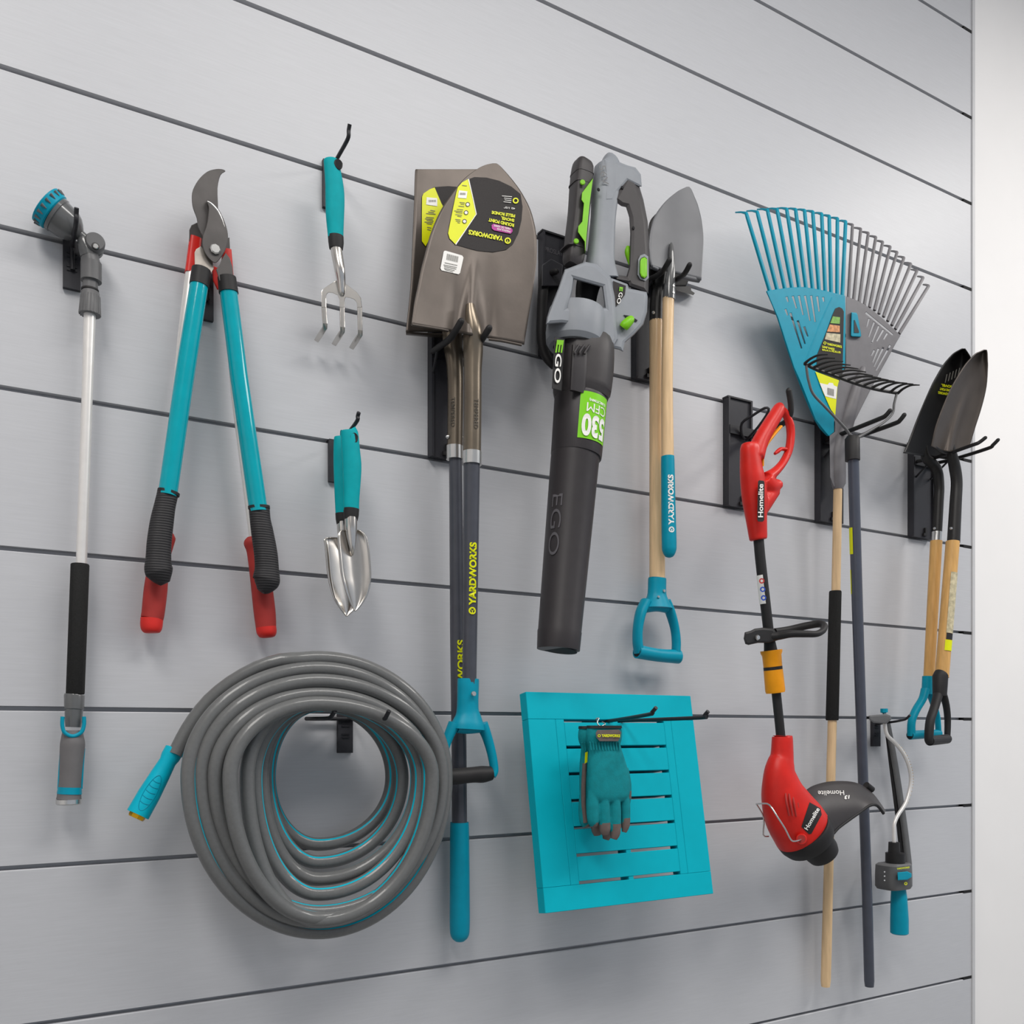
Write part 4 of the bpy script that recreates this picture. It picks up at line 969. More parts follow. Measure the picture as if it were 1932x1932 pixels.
# the tail with the connector comes in from the lower left and runs over the top of the coil
start = [(330, 1424, 0.066), (345, 1393, 0.064), (366, 1358, 0.064), (396, 1321, 0.066), (436, 1288, 0.074), (484, 1261, 0.084), (530, 1246, 0.094)]
pts = []
def key(k): return loops[max(0, min(TT - 1, k))]
th = 262.0; CX, CY = 600.0, 1466.0
while th < 90 + 360 * (TT - 1) + 190:
    q = (th - 90) / 360; k = int(q); f = (q - k) * 360       # f: degrees past the bottom of this turn
    v = key(k); Bt = key(k - 1)[3] if f < 90 else v[3]
    o_ = v[4]
    if f < 60: o_ = lerp(key(k - 1)[4], v[4], 0.5 + 0.5 * math.sin(PI / 2 * f / 60))
    elif f > 300: o_ = lerp(v[4], key(k + 1)[4], 0.5 - 0.5 * math.sin(PI / 2 * (360 - f) / 60))
    c_, s_ = math.cos(math.radians(th)), math.sin(math.radians(th))
    x = CX + ((v[1] - HW / 2 - CX) if c_ > 0 else (CX - v[0] - HW / 2)) * c_
    y = CY + ((Bt - HW / 2 - CY) if s_ > 0 else (CY - v[2] - HW / 2)) * s_
    pts.append((x, y, o_ + 0.003 * math.sin(2.3 * math.radians(th)))); th += 6
allp = smooth_path(start + pts, 2)
wp = [P(*p) for p in allp]
tw = [0.55 * math.sin(i * 0.021) for i in range(len(wp))]
g = G(); g.tube(wp, wpx(600, 0.07, HW), seg=22, mif=lambda k, i: 1 if k == 12 else 0, twist=tw)
part('hose_body', g, ['hose', 'teal_hose'], r_, sharp=60)
ca, cb = P(330, 1413, 0.060), P(260, 1537, 0.064); sr = wpx(290, 0.06, 2)
g = G().lathe(ca, cb, [(0, 16 * sr), (0.01, 19 * sr), (0.12, 19 * sr), (0.2, 16.5 * sr), (0.4, 19 * sr), (0.7, 22 * sr), (1, 22.5 * sr), (1, 17 * sr)], 28)
cn = part('hose_connector', g, 'teal_hose', r_)
g = G(); dv = (cb - ca); 
def on_conn(t, a):
    tn = dv.normalized(); n = CAM - ca; n -= tn * n.dot(tn); n.normalize(); s = n.cross(tn); r = lerp(17, 22, min(1, max(0, (t - 0.2) / 0.5))) * sr
    return ca + dv * t + (n * math.cos(a) + s * math.sin(a)) * (r + 0.0001)
g.tube([on_conn(0.42 + 0.26 * (1 - math.cos(2 * PI * k / 28)) , 0.55 * math.sin(2 * PI * k / 28)) for k in range(28)], 0.0005, seg=6, closed=True)
for t in (0.5, 0.58, 0.66, 0.74, 0.82): g.tube([on_conn(t + 0.02 * math.cos(3 * a), a) for a in [-0.45 + 0.09 * k for k in range(11)]], 0.0005, seg=6)
part('grip_ridges', g, 'teal_blue', cn)
g = G().lathe(cb - dv * 0.01, cb + dv * 0.055, [(0, 16.5 * sr), (0.6, 16.5 * sr), (1, 15 * sr)], 8); part('brass_nut', g, 'brass', cn)

# ================================================================ TURQUOISE SLATTED BOARD
X0, X1, OT, OBt = 0.7170, 1.0512, 0.080, 0.138
ZT = P(992, 1305, OT).z; HT = 0.341
sa = (OBt - OT) / HT; caa = math.sqrt(1 - sa * sa)
TH = 0.020
def tb_(u, v, d):                           # u across, v down, d depth behind the face
    return Vector((X0 + u, -(OT + v * sa) + d * caa, ZT - v * caa - d * sa))
r_ = thing('slatted_board', 'square turquoise slatted tabletop board hanging from the wall', 'board', tb_(0.167, 0.341, 0))
def tbox(name, u0, u1, v0, v1, d0=0.0, d1=TH, m_='teal_table'):
    g = G(); bv = 0.0006
    bm = bmesh.new(); vs = [bm.verts.new((u, v, d)) for u in (u0, u1) for v in (v0, v1) for d in (d0, d1)]
    for f in [(0, 1, 3, 2), (4, 6, 7, 5), (0, 4, 5, 1), (2, 3, 7, 6), (0, 2, 6, 4), (1, 5, 7, 3)]: bm.faces.new([vs[i] for i in f])
    bmesh.ops.bevel(bm, geom=bm.edges[:], offset=bv, segments=1, affect='EDGES'); bm.verts.index_update()
    g.add([tb_(*v.co) for v in bm.verts], [tuple(v.index for v in f.verts) for f in bm.faces]); bm.free()
    return part(name, g, m_, r_, sharp=30)
W_ = X1 - X0; vs_ = [0.0435 + 0.0425 * k for k in range(7)]; gp_ = 0.0048
tbox('rail', 0, W_, 0, vs_[0] - 0.0002)
tbox('rail', 0, W_, vs_[6] + gp_ + 0.0002, HT)
tbox('stile', 0, 0.050, vs_[0], vs_[6] + gp_); tbox('stile', 0.0503, 0.066, vs_[0], vs_[6] + gp_)
tbox('stile', W_ - 0.066, W_ - 0.0503, vs_[0], vs_[6] + gp_); tbox('stile', W_ - 0.050, W_, vs_[0], vs_[6] + gp_)
for k in range(6): tbox('slat', 0.0662, W_ - 0.0662, vs_[k] + gp_, vs_[k + 1], 0, 0.046)
tbox('batten', W_ / 2 - 0.005, W_ / 2 + 0.005, vs_[0] - 0.01, vs_[6] + 0.015, 0.001, TH + 0.004)

# ================================================================ GLOVES
def glove(label, dx, dy, O, detail, w0=1.0):
    root = thing('work_glove', label, 'glove', P(1145 + dx, 1580 + dy, O), 'pair of work gloves')
    q = lambda rows: [(x + dx, y + dy, O + o_, w_) for x, y, o_, w_ in rows]
    g = G()
    T(q([(1140, 1372, 0, 64), (1140, 1385, 0, 69), (1140.5, 1397, 0, 66), (1141, 1407, 0, 60), (1142, 1420, 0, 64), (1144, 1440, 0, 72), (1148, 1470, 0, 80), (1149, 1490, 0, 81), (1149, 1503, 0, 76), (1149, 1512, 0, 60)]), g, k=0.34, e=2.6, n=3, seg=28)
    T(q([(1120, 1480, 0, 20), (1118.5, 1510, 0.001, 23), (1118, 1530, 0.001, 24), (1119.5, 1550, 0.001, 22), (1121, 1558, 0.001, 13)]), g, n=4, k=0.8, seg=14)
    T(q([(1137, 1480, 0.002, 18), (1138.5, 1505, 0.003, 22), (1139.5, 1530, 0.003, 23), (1141, 1560, 0.003, 21), (1141.5, 1573, 0.003, 14)]), g, n=4, k=0.8, seg=14)
    T(q([(1157, 1480, 0.002, 19), (1159, 1505, 0.003, 22), (1160.5, 1530, 0.003, 23), (1160.5, 1565, 0.003, 21), (1158, 1581, 0.003, 12)]), g, n=4, k=0.8, seg=14)
    T(q([(1174, 1480, 0, 18), (1178, 1505, 0.001, 19), (1180, 1525, 0.001, 19), (1180, 1555, 0.001, 16), (1177, 1569, 0.001, 9)]), g, n=4, k=0.8, seg=14)
    T(q([(1178, 1450, -0.004, 16), (1183, 1480, -0.006, 17), (1182, 1510, -0.008, 17), (1176, 1532, -0.010, 14), (1172, 1540, -0.01, 8)]), g, n=4, k=0.8, seg=14)
    b = part('glove_body', g, 'glove', root)
    rm = b.modifiers.new('blend', 'REMESH'); rm.mode = 'VOXEL'; rm.voxel_size = 0.0013; rm.use_smooth_shade = True
    sm = b.modifiers.new('soften', 'SMOOTH'); sm.iterations = 3; sm.factor = 0.5
    part('cuff_binding', T(q([(1140, 1369, 0, 66), (1140, 1374, 0, 68)]), k=0.40, e=2.6, seg=28), 'rubber', root)
    for rows in ([(1119, 1542, 0.001, 20.5), (1120, 1552, 0.001, 19.5), (1121.5, 1559, 0.001, 12)], [(1140.8, 1552, 0.003, 22), (1141.2, 1566, 0.003, 21), (1142, 1575, 0.003, 13)],
                 [(1160.8, 1554, 0.003, 22), (1160.5, 1572, 0.003, 20), (1158, 1583, 0.003, 12)], [(1180.5, 1543, 0.001, 17.5), (1180, 1558, 0.001, 16), (1177.5, 1570, 0.001, 9)], [(1182, 1492, -0.006, 18.5), (1182, 1506, -0.007, 18.5)]):
        part('fingertip_patch', T(q(rows), n=3, k=0.85, seg=14), 'glove_grey', root)
    if not detail: part('palm_edge', T([(1103, 1440, O + 0.006, 8), (1101, 1480, O + 0.006, 9), (1101, 1520, O + 0.006, 9), (1104, 1552, O + 0.006, 9)], n=3, k=1.2), 'glove_grey', root)
    g = G()
    for i in range(11):
        x = 1113 + i * 5.4; T(q([(x, 1400, 0.0105, 3), (x + 1, 1407, 0.0095, 3.2), (x + 2, 1415, 0.0105, 2.5)]), g, n=2)
    part('elastic_gather', g, 'glove', root)
    return root
glove('rear teal work glove, mostly hidden behind the other, yellow side tab near its cuff', -15, 1, 0.150, False)
gl_ = glove('front teal work glove with yellow lettering on its grey cuff label and grey fingertips', 0, 0, 0.182, True)
OG = 0.182
g = G().plate([(1127, 1377.5), (1168, 1376.5), (1172, 1382), (1170, 1393), (1166, 1398.5), (1131, 1398.5), (1125, 1391), (1124, 1383)], OG + 0.0145, 0.002, bev=0.0005); tabp = part('cuff_label', g, 'glove_grey', gl_)
part('lettering', text_px(G(), 'YARDWORKS', (1135, 1390.5), (1170, 1391), (0, -5.5), OG + 0.0162, bold=0.045), 'label_yellow', tabp)
g = G(); ring_px(g, (1130.5, 1388), 2.8, 1.6, OG + 0.0155); part('logo', g, 'label_yellow', tabp)
g = rod([tuple(P(*p)) for p in [(1128, 1362, 0.160), (1124, 1357, 0.165), (1130, 1355, 0.17), (1127, 1364, 0.172), (1133, 1370, 0.175), (1142, 1366, 0.178), (1136, 1362, 0.17)]], 0.0009, n=4)
part('metal_clip', g, 'zinc', gl_)
g = G().plate([(1104, 1420), (1109, 1418), (1108, 1438), (1103, 1441)], 0.171, 0.004); part('side_tab', g, 'label_yellow', gl_)

# ================================================================ STRING TRIMMER
OS = 0.135
r_ = thing('string_trimmer', 'red string trimmer with black shaft and orange collar, head down', 'string trimmer', P(1520, 1620, OS))
g = T([(1414, 836, OS, 30), (1414.5, 845, OS, 37), (1415, 858, OS, 39), (1417.5, 886, OS, 44.5), (1420, 905, OS, 48), (1424, 942, OS, 49), (1427, 979, OS, 41), (1430, 1010, OS, 36), (1431, 1019, OS, 34)], n=4, k=0.9, e=2.3, seg=24)
T([(1440, 905, OS, 40), (1452, 918, OS, 36), (1464, 916, OS, 24), (1470, 912, OS, 20)], g, n=4, k=1.0, seg=18)
T([(1436, 960, OS, 30), (1450, 938, OS, 30), (1464, 924, OS, 22)], g, n=4, k=0.9, seg=18)
T([(1474, 768, OS, 15), (1471, 770, OS, 24), (1463, 784, OS, 28), (1447, 810, OS, 30), (1433, 836, OS, 33), (1424, 862, OS, 38)], g, n=4, k=1.0, seg=20)
T([(1483, 783, OS, 14), (1490, 800, OS, 17), (1492, 822, OS, 17), (1488, 850, OS, 17), (1477, 873, OS, 18), (1462, 890, OS, 22), (1446, 902, OS, 30)], g, n=4, k=1.4, seg=18)
T([(1470, 772, OS, 18), (1480, 778, OS, 16), (1488, 792, OS, 14)], g, n=3, k=1.2)
hd = part('handle_housing', g, 'red', r_)
q_ = hd.modifiers.new('blend', 'REMESH'); q_.mode = 'VOXEL'; q_.voxel_size = 0.0022; q_.use_smooth_shade = True
q_ = hd.modifiers.new('soften', 'SMOOTH'); q_.iterations = 5; q_.factor = 0.5
part('orange_trigger', T([(1473, 805, OS + 0.001, 8), (1458, 822, OS + 0.002, 9), (1445, 840, OS + 0.002, 9), (1438, 860, OS + 0.002, 9), (1438, 880, OS + 0.001, 7)], n=4, k=1.6), 'orange', hd)
part('cord_hook', T([(1483, 848, OS, 8), (1474, 847, OS, 8), (1468, 851, OS, 9), (1462, 856, OS, 6)], n=3, k=1.2), 'red', hd)
lp = part('label', G().plate([(1432, 906), (1441, 907), (1442.5, 911), (1442, 981), (1439, 984.5), (1430, 984), (1428.5, 980), (1430, 909)], OS + 0.0275, 0.002, bev=0.0006), 'label_black', hd)
part('lettering', text_px(G(), 'Homelite', (1439.8, 976), (1440.2, 913), (-9.5, 0), OS + 0.0285, bold=0.022), 'label_white', lp)
part('shaft', T([(1431, 1012, OS, 20), (1434, 1050, OS, 20), (1449, 1182, OS, 20), (1464.5, 1307, OS, 18), (1474, 1400, OS, 18)], n=2, seg=20), 'rubber', r_)
SA, SB = P(1437.5, 1085, OS), P(1443.5, 1139, OS)
sk = part('sticker', wrap_patch(SA, SB, wpx(1440, OS, 20), wpx(1440, OS, 20), -1.35, 0.15, 0.0, 1.0), 'label_white', r_)
g = G()
for yy, mm in ((1096, 'red_dull'), (1112, 'ink_blue'), (1128, 'ink_blue')):
    x_ = 1436 + (yy - 1085) * 0.11
    g = G(); ring_px(g, (x_, yy), 5.2, 2.6, OS + 0.0112); part('icon', g, mm, sk)
# auxiliary handle
g = G().plate([(1405, 1193), (1416, 1190), (1424, 1186), (1440, 1184), (1460, 1186), (1466, 1196), (1468, 1208), (1450, 1213), (1430, 1213), (1412, 1217), (1406, 1215), (1403, 1205)], OS + 0.003, 0.040, bev=0.004)
cl = part('clamp', g, 'grey_plastic', r_)
cl.data.materials[0] = M['rubber']
g = G(); disc_px(g, (1428, 1203), 5.5, OS + 0.024, 0.004, seg=6); part('clamp_bolt', g, 'zinc', cl)
g = T([(1445, 1201, OS + 0.012, 18), (1468, 1200, OS + 0.026, 16), (1492, 1196, OS + 0.045, 15), (1520, 1196, OS + 0.060, 14), (1540, 1196, OS + 0.066, 13), (1552, 1190, OS + 0.062, 13), (1555, 1181, OS + 0.05, 14), (1545, 1177, OS + 0.035, 15), (1520, 1181, OS + 0.015, 15), (1490, 1188, OS - 0.004, 15), (1462, 1192, OS - 0.012, 14)], n=5, seg=16)
part('loop_handle', g, 'rubber', r_)
part('cable_boot', T([(1452, 1211, OS, 22), (1454, 1228, OS, 26)], seg=20), 'rubber', r_)
g = G().lathe(P(1455, 1227, OS), P(1463, 1307, OS), [(0, wpx(1455, OS, 42)), (0.05, wpx(1455, OS, 42)), (0.12, wpx(1455, OS, 37)), (0.38, wpx(1455, OS, 36)), (0.38, wpx(1455, OS, 35)), (0.46, wpx(1455, OS, 35)), (0.46, wpx(1455, OS, 37)), (0.95, wpx(1455, OS, 38.5)), (1, wpx(1455, OS, 36))], 28)
oc = part('orange_collar', g, 'orange', r_)
part('seal_ring', G().lathe(P(1458, 1258, OS), P(1458.6, 1264, OS), [(0, wpx(1458, OS, 36.5)), (1, wpx(1458, OS, 36.5))], 28), 'rubber', oc)
# motor head
rows = [(1476, 1390, OS, 36), (1476, 1393, OS, 40), (1475.5, 1424, OS, 44), (1473, 1440, OS, 52), (1471, 1460, OS, 62), (1475, 1490, OS, 80), (1483, 1515, OS, 95), (1494, 1538, OS, 106), (1506, 1556, OS, 111), (1513, 1567, OS, 112)]
g = T(rows, n=4, k=0.85, seg=32); mh = part('motor_head', g, 'red', r_); HB = bvh(g)
# direction of the head axis
dh = (P(1530, 1592, OS) - P(1513, 1567, OS))
g = G()
for i in range(5):
    x0, y0 = 1480 + i * 6.5, 1497 + i * 0.5
    T([(x0 + 2, y0, OS + 0.030, 3), (x0 + 4 + i * 0.5, y0 + 18, OS + 0.036, 4.5), (x0 + 9, y0 + 42, OS + 0.037, 3)], g, n=4)
part('vent_ribs', g, 'red_dull', mh)
rs_ = wpx(1520, OS, 2)
g = G(); p0 = P(1512, 1566, OS); g.lathe(p0, p0 + dh * 1.05, [(0, 56 * rs_), (0.1, 58 * rs_), (0.5, 57 * rs_), (0.85, 52 * rs_), (1, 42 * rs_)], 36); part('spool_housing', g, 'rubber', r_)
g = G(); p1 = P(1539, 1590, OS + 0.01); g.lathe(p1, p1 + dh * 1.0, [(0, 34 * rs_), (0.6, 34 * rs_), (0.9, 31 * rs_), (1, 24 * rs_)], 30); part('bump_knob', g, 'rubber', r_)
# deflector shield: dished sheet, top edge to lower edge
top = [(1514, 1500), (1522, 1491), (1535, 1483), (1560, 1476), (1588, 1474.5), (1612, 1477), (1630, 1485), (1648, 1500), (1660, 1516), (1670, 1531)]
bot = [(1538, 1570), (1550, 1574), (1562, 1578), (1571, 1574), (1582, 1562), (1602, 1547), (1622, 1533), (1641, 1520), (1655, 1520), (1667, 1535)]
top = smooth_path(top, 3); bot = smooth_path(bot, 3); R = []
for i in range(len(top)):
    row = []; q = i / (len(top) - 1)
    for j in range(13):
        u = j / 12; x = lerp(top[i][0], bot[i][0], u); y = lerp(top[i][1], bot[i][1], u)
        row.append(P(x, y, OS + lerp(-0.018, 0.030, u) + 0.022 * math.sin(PI * u) * (1 - q * 0.7)))
    R.append(row)
gg = G().grid(R); GB = bvh(gg); gd = part('deflector', gg, 'body_dark', r_, solid=0.003, sharp=70)
part('deflector_lip', T([(x, y, OS + 0.030, 6) for x, y in bot[6:]], n=1), 'rubber', gd)
sfd = lambda x, y: OS + 0.012
part('lettering', text_px(G(), 'Homelite', (1592, 1491), (1543, 1492), (1, 9), GB, eps=0.0045, bold=0.0), 'label_white', gd)
part('lettering', text_px(G(), '13', (1603, 1500), (1594, 1501), (-1, 7), GB, eps=0.0045, bold=0.035), 'label_white', gd)
part('cutter_tab', T([(1634, 1481, OS - 0.02, 14), (1645, 1490, OS - 0.02, 14)], seg=12), 'rubber', gd)
lp = part('label', G().decal([(1527.5, 1513.5), (1548, 1525), (1550.5, 1537), (1531, 1573), (1526, 1574), (1512, 1560)], HB, 6, 0.0008), 'label_black', mh)
part('lettering', text_px(G(), 'Homelite', (1524, 1567), (1547, 1527), (-7, -4.5), HB, eps=0.0016, bold=0.022), 'label_white', lp)
wr = [(1427, 1517, OS - 0.01), (1440, 1516, OS + 0.01), (1452, 1519, OS + 0.03), (1468, 1543, OS + 0.045), (1481, 1563, OS + 0.05), (1492, 1584, OS + 0.05), (1500, 1587, OS + 0.048), (1512, 1584, OS + 0.042)]
g = rod([tuple(P(*p)) for p in wr], 0.0014, n=3)
wr2 = [(1427, 1517, OS - 0.01), (1441, 1543, OS - 0.025), (1440, 1575, OS - 0.03), (1450, 1578, OS - 0.03)]
q_ = rod([tuple(P(*p)) for p in wr2], 0.0014, n=3); g.add(q_.v, q_.f); part('edge_guide_wire', g, 'zinc', r_)
g = G(); c1 = P(1512, 1583, OS + 0.040); n1 = (CAM - c1).normalized(); g.lathe(c1 - n1 * 0.01, c1 + n1 * 0.004, [(0, 0.0095), (0.9, 0.0095), (1, 0.0085)], 20); ps = part('wire_socket', g, 'red', mh)
g = G(); g.lathe(c1 + n1 * 0.0041, c1 + n1 * 0.0044, [(0, 0.0068), (1, 0.0068)], 20); part('socket_shade_disc', g, 'red_dull', ps)  # darker red disc paints the shaded bore; the socket is solid

# ================================================================ LEAF RAKE
OK = 0.050
def ok(x, y):                               # the head leans out a little towards the tines
    return OK + (820 - y) / 280 * 0.020
r_ = thing('leaf_rake', 'wide leaf rake, half teal and half grey, on a wooden handle', 'leaf rake', P(1562, 1850, OK))
def slit(a, b, w_=3.6):
    dx, dy = b[0] - a[0], b[1] - a[1]; l = math.hypot(dx, dy); nx, ny = -dy / l * w_ / 2, dx / l * w_ / 2
    return [(a[0] + nx, a[1] + ny), (b[0] + nx * 0.6, b[1] + ny * 0.6), (b[0] - nx * 0.6, b[1] - ny * 0.6), (a[0] - nx, a[1] - ny)]
z6 = lambda x, y: (1460 + x / 6.9, 540 + y / 6.9)
sl = [(z6(165, 140), z6(185, 205)), (z6(245, 130), z6(295, 290)), (z6(325, 125), z6(380, 375)), (z6(405, 125), z6(470, 450)), (z6(485, 125), z6(537, 465)), (z6(563, 135), z6(590, 330)), (z6(640, 145), z6(650, 200)),
      (z6(215, 350), z6(360, 810)), (z6(310, 450), z6(405, 750)), (z6(395, 530), z6(440, 655)), (z6(150, 300), z6(180, 380))]
g = G().plate([(1446, 549), (1463.5, 546), (1490, 542.5), (1515, 541.5), (1540, 545), (1567, 551), (1594.5, 558), (1595.5, 600), (1594.5, 693), (1578, 722), (1574, 770), (1573.6, 815), (1564, 823), (1556, 814), (1538.5, 792), (1510, 720), (1498, 693.5), (1467, 598)], lambda x, y: ok(x, y) - 0.003, 0.013, holes=[slit(a, b) for a, b in sl], bev=0.0010)
hd = part('rake_head', g, 'teal_blue', r_, label='teal half of the rake head')
part('edge_wall', T([(1447, 549, ok(0, 549) - 0.006, 4), (1468, 598, ok(0, 598) - 0.006, 5), (1499, 693.5, ok(0, 693) - 0.006, 5), (1538.5, 791, ok(0, 791) - 0.006, 5), (1562, 822, ok(0, 822) - 0.006, 4)], k=2.2, n=3), 'teal_blue', hd)
part('raised_web', T([(1569, 562, ok(0, 562) + 0.003, 3), (1545, 615, ok(0, 615) + 0.003, 3), (1519, 683, ok(0, 683) + 0.003, 3)], n=2), 'teal_blue', hd)
sl = [(z6(1240, 425), z6(1212, 530)), (z6(1305, 472), z6(1238, 660)), (z6(1365, 520), z6(1275, 740)), (z6(1425, 570), z6(1342, 712)), (z6(1476, 615), z6(1430, 690)), (z6(1195, 345), z6(1548, 632)),
      (z6(1308, 835), z6(1272, 900)), (z6(1362, 815), z6(1290, 985)), (z6(1425, 800), z6(1308, 1040)), (z6(1515, 770), z6(1335, 1090))]
g = G().plate([(1596, 559), (1615, 566), (1632, 575), (1650, 588), (1668, 603), (1684, 618), (1699, 633), (1690, 648), (1675, 676), (1655, 711.6), (1630, 760), (1606, 808), (1600, 822), (1597, 845), (1596, 912), (1590, 922), (1573, 918), (1566, 900), (1565, 822), (1575, 815), (1575, 770), (1579.5, 722), (1596, 693)], lambda x, y: (ok(x, y) if y < 822 else OK) - 0.003, 0.0126, holes=[slit(a, b, 3.2) for a, b in sl], bev=0.0010)
hg = part('rake_head', g, 'grey_rake', r_, label='grey half of the rake head')
part('handle_socket', T([(1629, 694, ok(0, 694) + 0.004, 9), (1626, 704, ok(0, 702) + 0.006, 15), (1616, 735, ok(0, 735) + 0.006, 22), (1604, 775, ok(0, 775) + 0.004, 27), (1592, 815, OK, 30), (1582, 850, OK, 30), (1581, 905, OK, 27), (1581, 923, OK, 20)], n=4, seg=20, k=0.8), 'grey_rake', hg)
part('teal_clip', G().plate([z6(1010, 340), z6(1075, 345), z6(1090, 370), z6(1138, 640), z6(1130, 660), z6(1015, 655), z6(1002, 640)], lambda x, y: ok(x, y) + 0.006, 0.007, bev=0.0015), 'teal_blue', hg)
part('clip_window', G().plate([z6(1045, 440), z6(1055, 440), z6(1110, 590), z6(1110, 605), z6(1045, 605)], lambda x, y: ok(x, y) + 0.0098, 0.001), 'ink', hg)
z4 = lambda x, y: (1360 + x / 3.864, 370 + y / 3.864)
tips = [(185, 125), (265, 115), (340, 103), (410, 98), (480, 95), (545, 98), (610, 105), (670, 115), (735, 130), (790, 147), (850, 165), (910, 187)]
base = [(358, 695), (412, 688), (468, 680), (520, 676), (572, 676), (622, 678), (670, 682), (716, 688), (762, 698), (804, 708), (848, 718), (886, 728)]
tips2 = [(960, 210), (1020, 240), (1075, 270), (1130, 300), (1180, 335), (1235, 370), (1285, 410), (1335, 450), (1385, 495), (1430, 545), (1475, 595), (1515, 655)]
base2 = [(930, 752), (968, 760), (1008, 775), (1046, 795), (1084, 812), (1120, 833), (1152, 858), (1186, 880), (1216, 912), (1246, 942), (1272, 970), (1300, 1003)]
for par, tp, bs_, m_ in ((hd, tips, base, 'teal_blue'), (hg, tips2, base2, 'grey_rake')):
    for i, (a, b) in enumerate(zip(tp, bs_)):
        (tx, ty), (bx, by) = z4(*a), z4(*b); j = i if par is hd else i + 12
        w0 = 8.2 if par is hd else 7.0; ddx = -20 + j * 0.42
        rows = [(bx, by, ok(bx, by), w0), (lerp(bx, tx, 0.4), lerp(by, ty, 0.4), ok(tx, lerp(by, ty, 0.4)), w0), (lerp(bx, tx, 0.95), lerp(by, ty, 0.95), ok(tx, ty), w0 - 0.6), (tx, ty, ok(tx, ty) - 0.003, w0 - 1), (tx + ddx * 0.5, ty - 2, ok(tx, ty) - 0.016, 4.2), (tx + ddx, ty - 1.5 - (1 if j > 12 else 0), ok(tx, ty) - 0.030, 3)]
        part('tine', T(rows, e=4, k=0.8, seg=8), m_, par)
sk = lambda x, y: ok(x, y) + 0.0036
lb = part('label', G().decal([z6(800, 290), z6(850, 270), z6(890, 290), z6(912, 330), z6(900, 900), z6(890, 1150), z6(858, 1230), z6(560, 1110), z6(560, 900), z6(690, 580), z6(760, 380)], sk, 12, 0.0006), 'label_black', hd)
part('yellow_panel', G().decal([z6(540, 1110), z6(850, 1225), z6(828, 1310), z6(800, 1680), z6(745, 1610), z6(640, 1380)], sk, 12, 0.0010), 'label_yellow', lb)
part('white_panel', G().decal([z6(595, 1258), z6(700, 1282), z6(722, 1255), z6(770, 1262), z6(780, 1290), z6(825, 1310), z6(810, 1468), z6(668, 1432)], sk, 12, 0.0014), 'label_white', lb)
g = G()
for k in range(8): g.decal([z6(700 + k * 11, 1320 + k * 3), z6(706 + k * 11, 1321 + k * 3), z6(704 + k * 11, 1412 + k * 3), z6(698 + k * 11, 1410 + k * 3)], sk, 30, 0.0018)
part('barcode', g, 'ink_soft', lb)
part('picture', G().decal([z6(768, 392), z6(862, 405), z6(858, 490), z6(735, 480)], sk, 12, 0.0012), 'photo_green', lb)
part('picture', G().decal([z6(728, 498), z6(858, 515), z6(858, 600), z6(690, 590)], sk, 12, 0.0012), 'photo_orange', lb)
part('picture', G().decal([z6(685, 605), z6(866, 625), z6(864, 735), z6(665, 690)], sk, 12, 0.0012), 'photo_sand', lb)
g = G(); text_px(g, 'YARDWORKS', z6(690, 765), z6(885, 805), (0, -4.5), sk, 0.0014, bold=0.045); ring_px(g, z6(665, 740), 2.8, 1.5, sk, 0.0014)
text_px(g, 'LEAF RAKE', z6(630, 800), z6(790, 835), (0, -4.2), sk, 0.0014, bold=0.045); text_px(g, 'BALAI A FEUILLES', z6(630, 838), z6(870, 875), (0, -3.6), sk, 0.0014, bold=0.035)
part('lettering', g, 'label_yellow', lb)
part('handle', T([(1580.8, 915, OK, 17), (1577, 1120, 0.045, 17.5), (1570, 1368, 0.040, 17.5), (1562, 1693, 0.032, 19), (1558, 1850, 0.028, 19.5), (1558, 1853, 0.028, 14)], n=2, seg=20), 'wood', r_)
part('foam_grip', T([(1576, 1115, 0.045, 22), (1576, 1117, 0.045, 24), (1570, 1357, 0.040, 25), (1570, 1359, 0.040, 23)], seg=24), 'foam', r_)

# ================================================================ BOW RAKE
OW = 0.115
r_ = thing('bow_rake', 'bow rake with curved dark tines and a long grey handle', 'garden rake', P(1640, 1850, OW))
bar = smooth_path([(1518, 686, OW), (1540, 697, OW), (1570, 707, OW), (1610, 722, OW), (1650, 734, OW), (1694, 742, OW)], 5)
part('tine_bar', T([(x, y, o_, 6.5) for x, y, o_ in bar], e=3, k=1.0), 'blade_black', r_)
tipz = [(1562, 669), (1576, 676), (1591, 682), (1605, 689), (1620, 696), (1634, 702), (1647, 709), (1662.5, 713.7), (1676.5, 717), (1688, 719.5), (1700, 722), (1711.6, 723), (1723, 724.7), (1735, 726.6)]
for i, (tx, ty) in enumerate(tipz):
    q = i / 13 * (len(bar) - 1); k = min(int(q), len(bar) - 2); bx, by = lerp(bar[k][0], bar[k + 1][0], q - k), lerp(bar[k][1], bar[k + 1][1], q - k)
    part('tine', T([(bx, by, OW, 6), (lerp(bx, tx, 0.3) - 2, lerp(by, ty, 0.3) - 4, OW + 0.014, 5), (lerp(bx, tx, 0.65) - 2, lerp(by, ty, 0.65) - 5, OW + 0.031, 4), (tx, ty, OW + 0.048, 2.2)], n=4, seg=10), 'blade_black', r_)
part('bow_arm', T([(1521, 688, OW, 5), (1523, 705, OW, 5), (1526, 720, OW, 5), (1534, 743, OW, 5), (1555, 766, OW, 5), (1578, 790, OW, 5), (1597, 811, OW, 5.5), (1606, 826, OW, 7)], n=4, seg=12), 'grey_plastic', r_)
part('bow_arm', T([(1692, 742, OW, 5), (1687, 762, OW, 5), (1684, 780, OW, 5), (1667, 797, OW, 5), (1644, 811, OW, 5.5), (1618, 826, OW, 7)], n=4, seg=12), 'grey_plastic', r_)
part('ferrule', T([(1608, 823, OW, 22), (1608, 828, OW, 29), (1608.5, 869, OW, 29)], seg=20), 'rubber', r_)
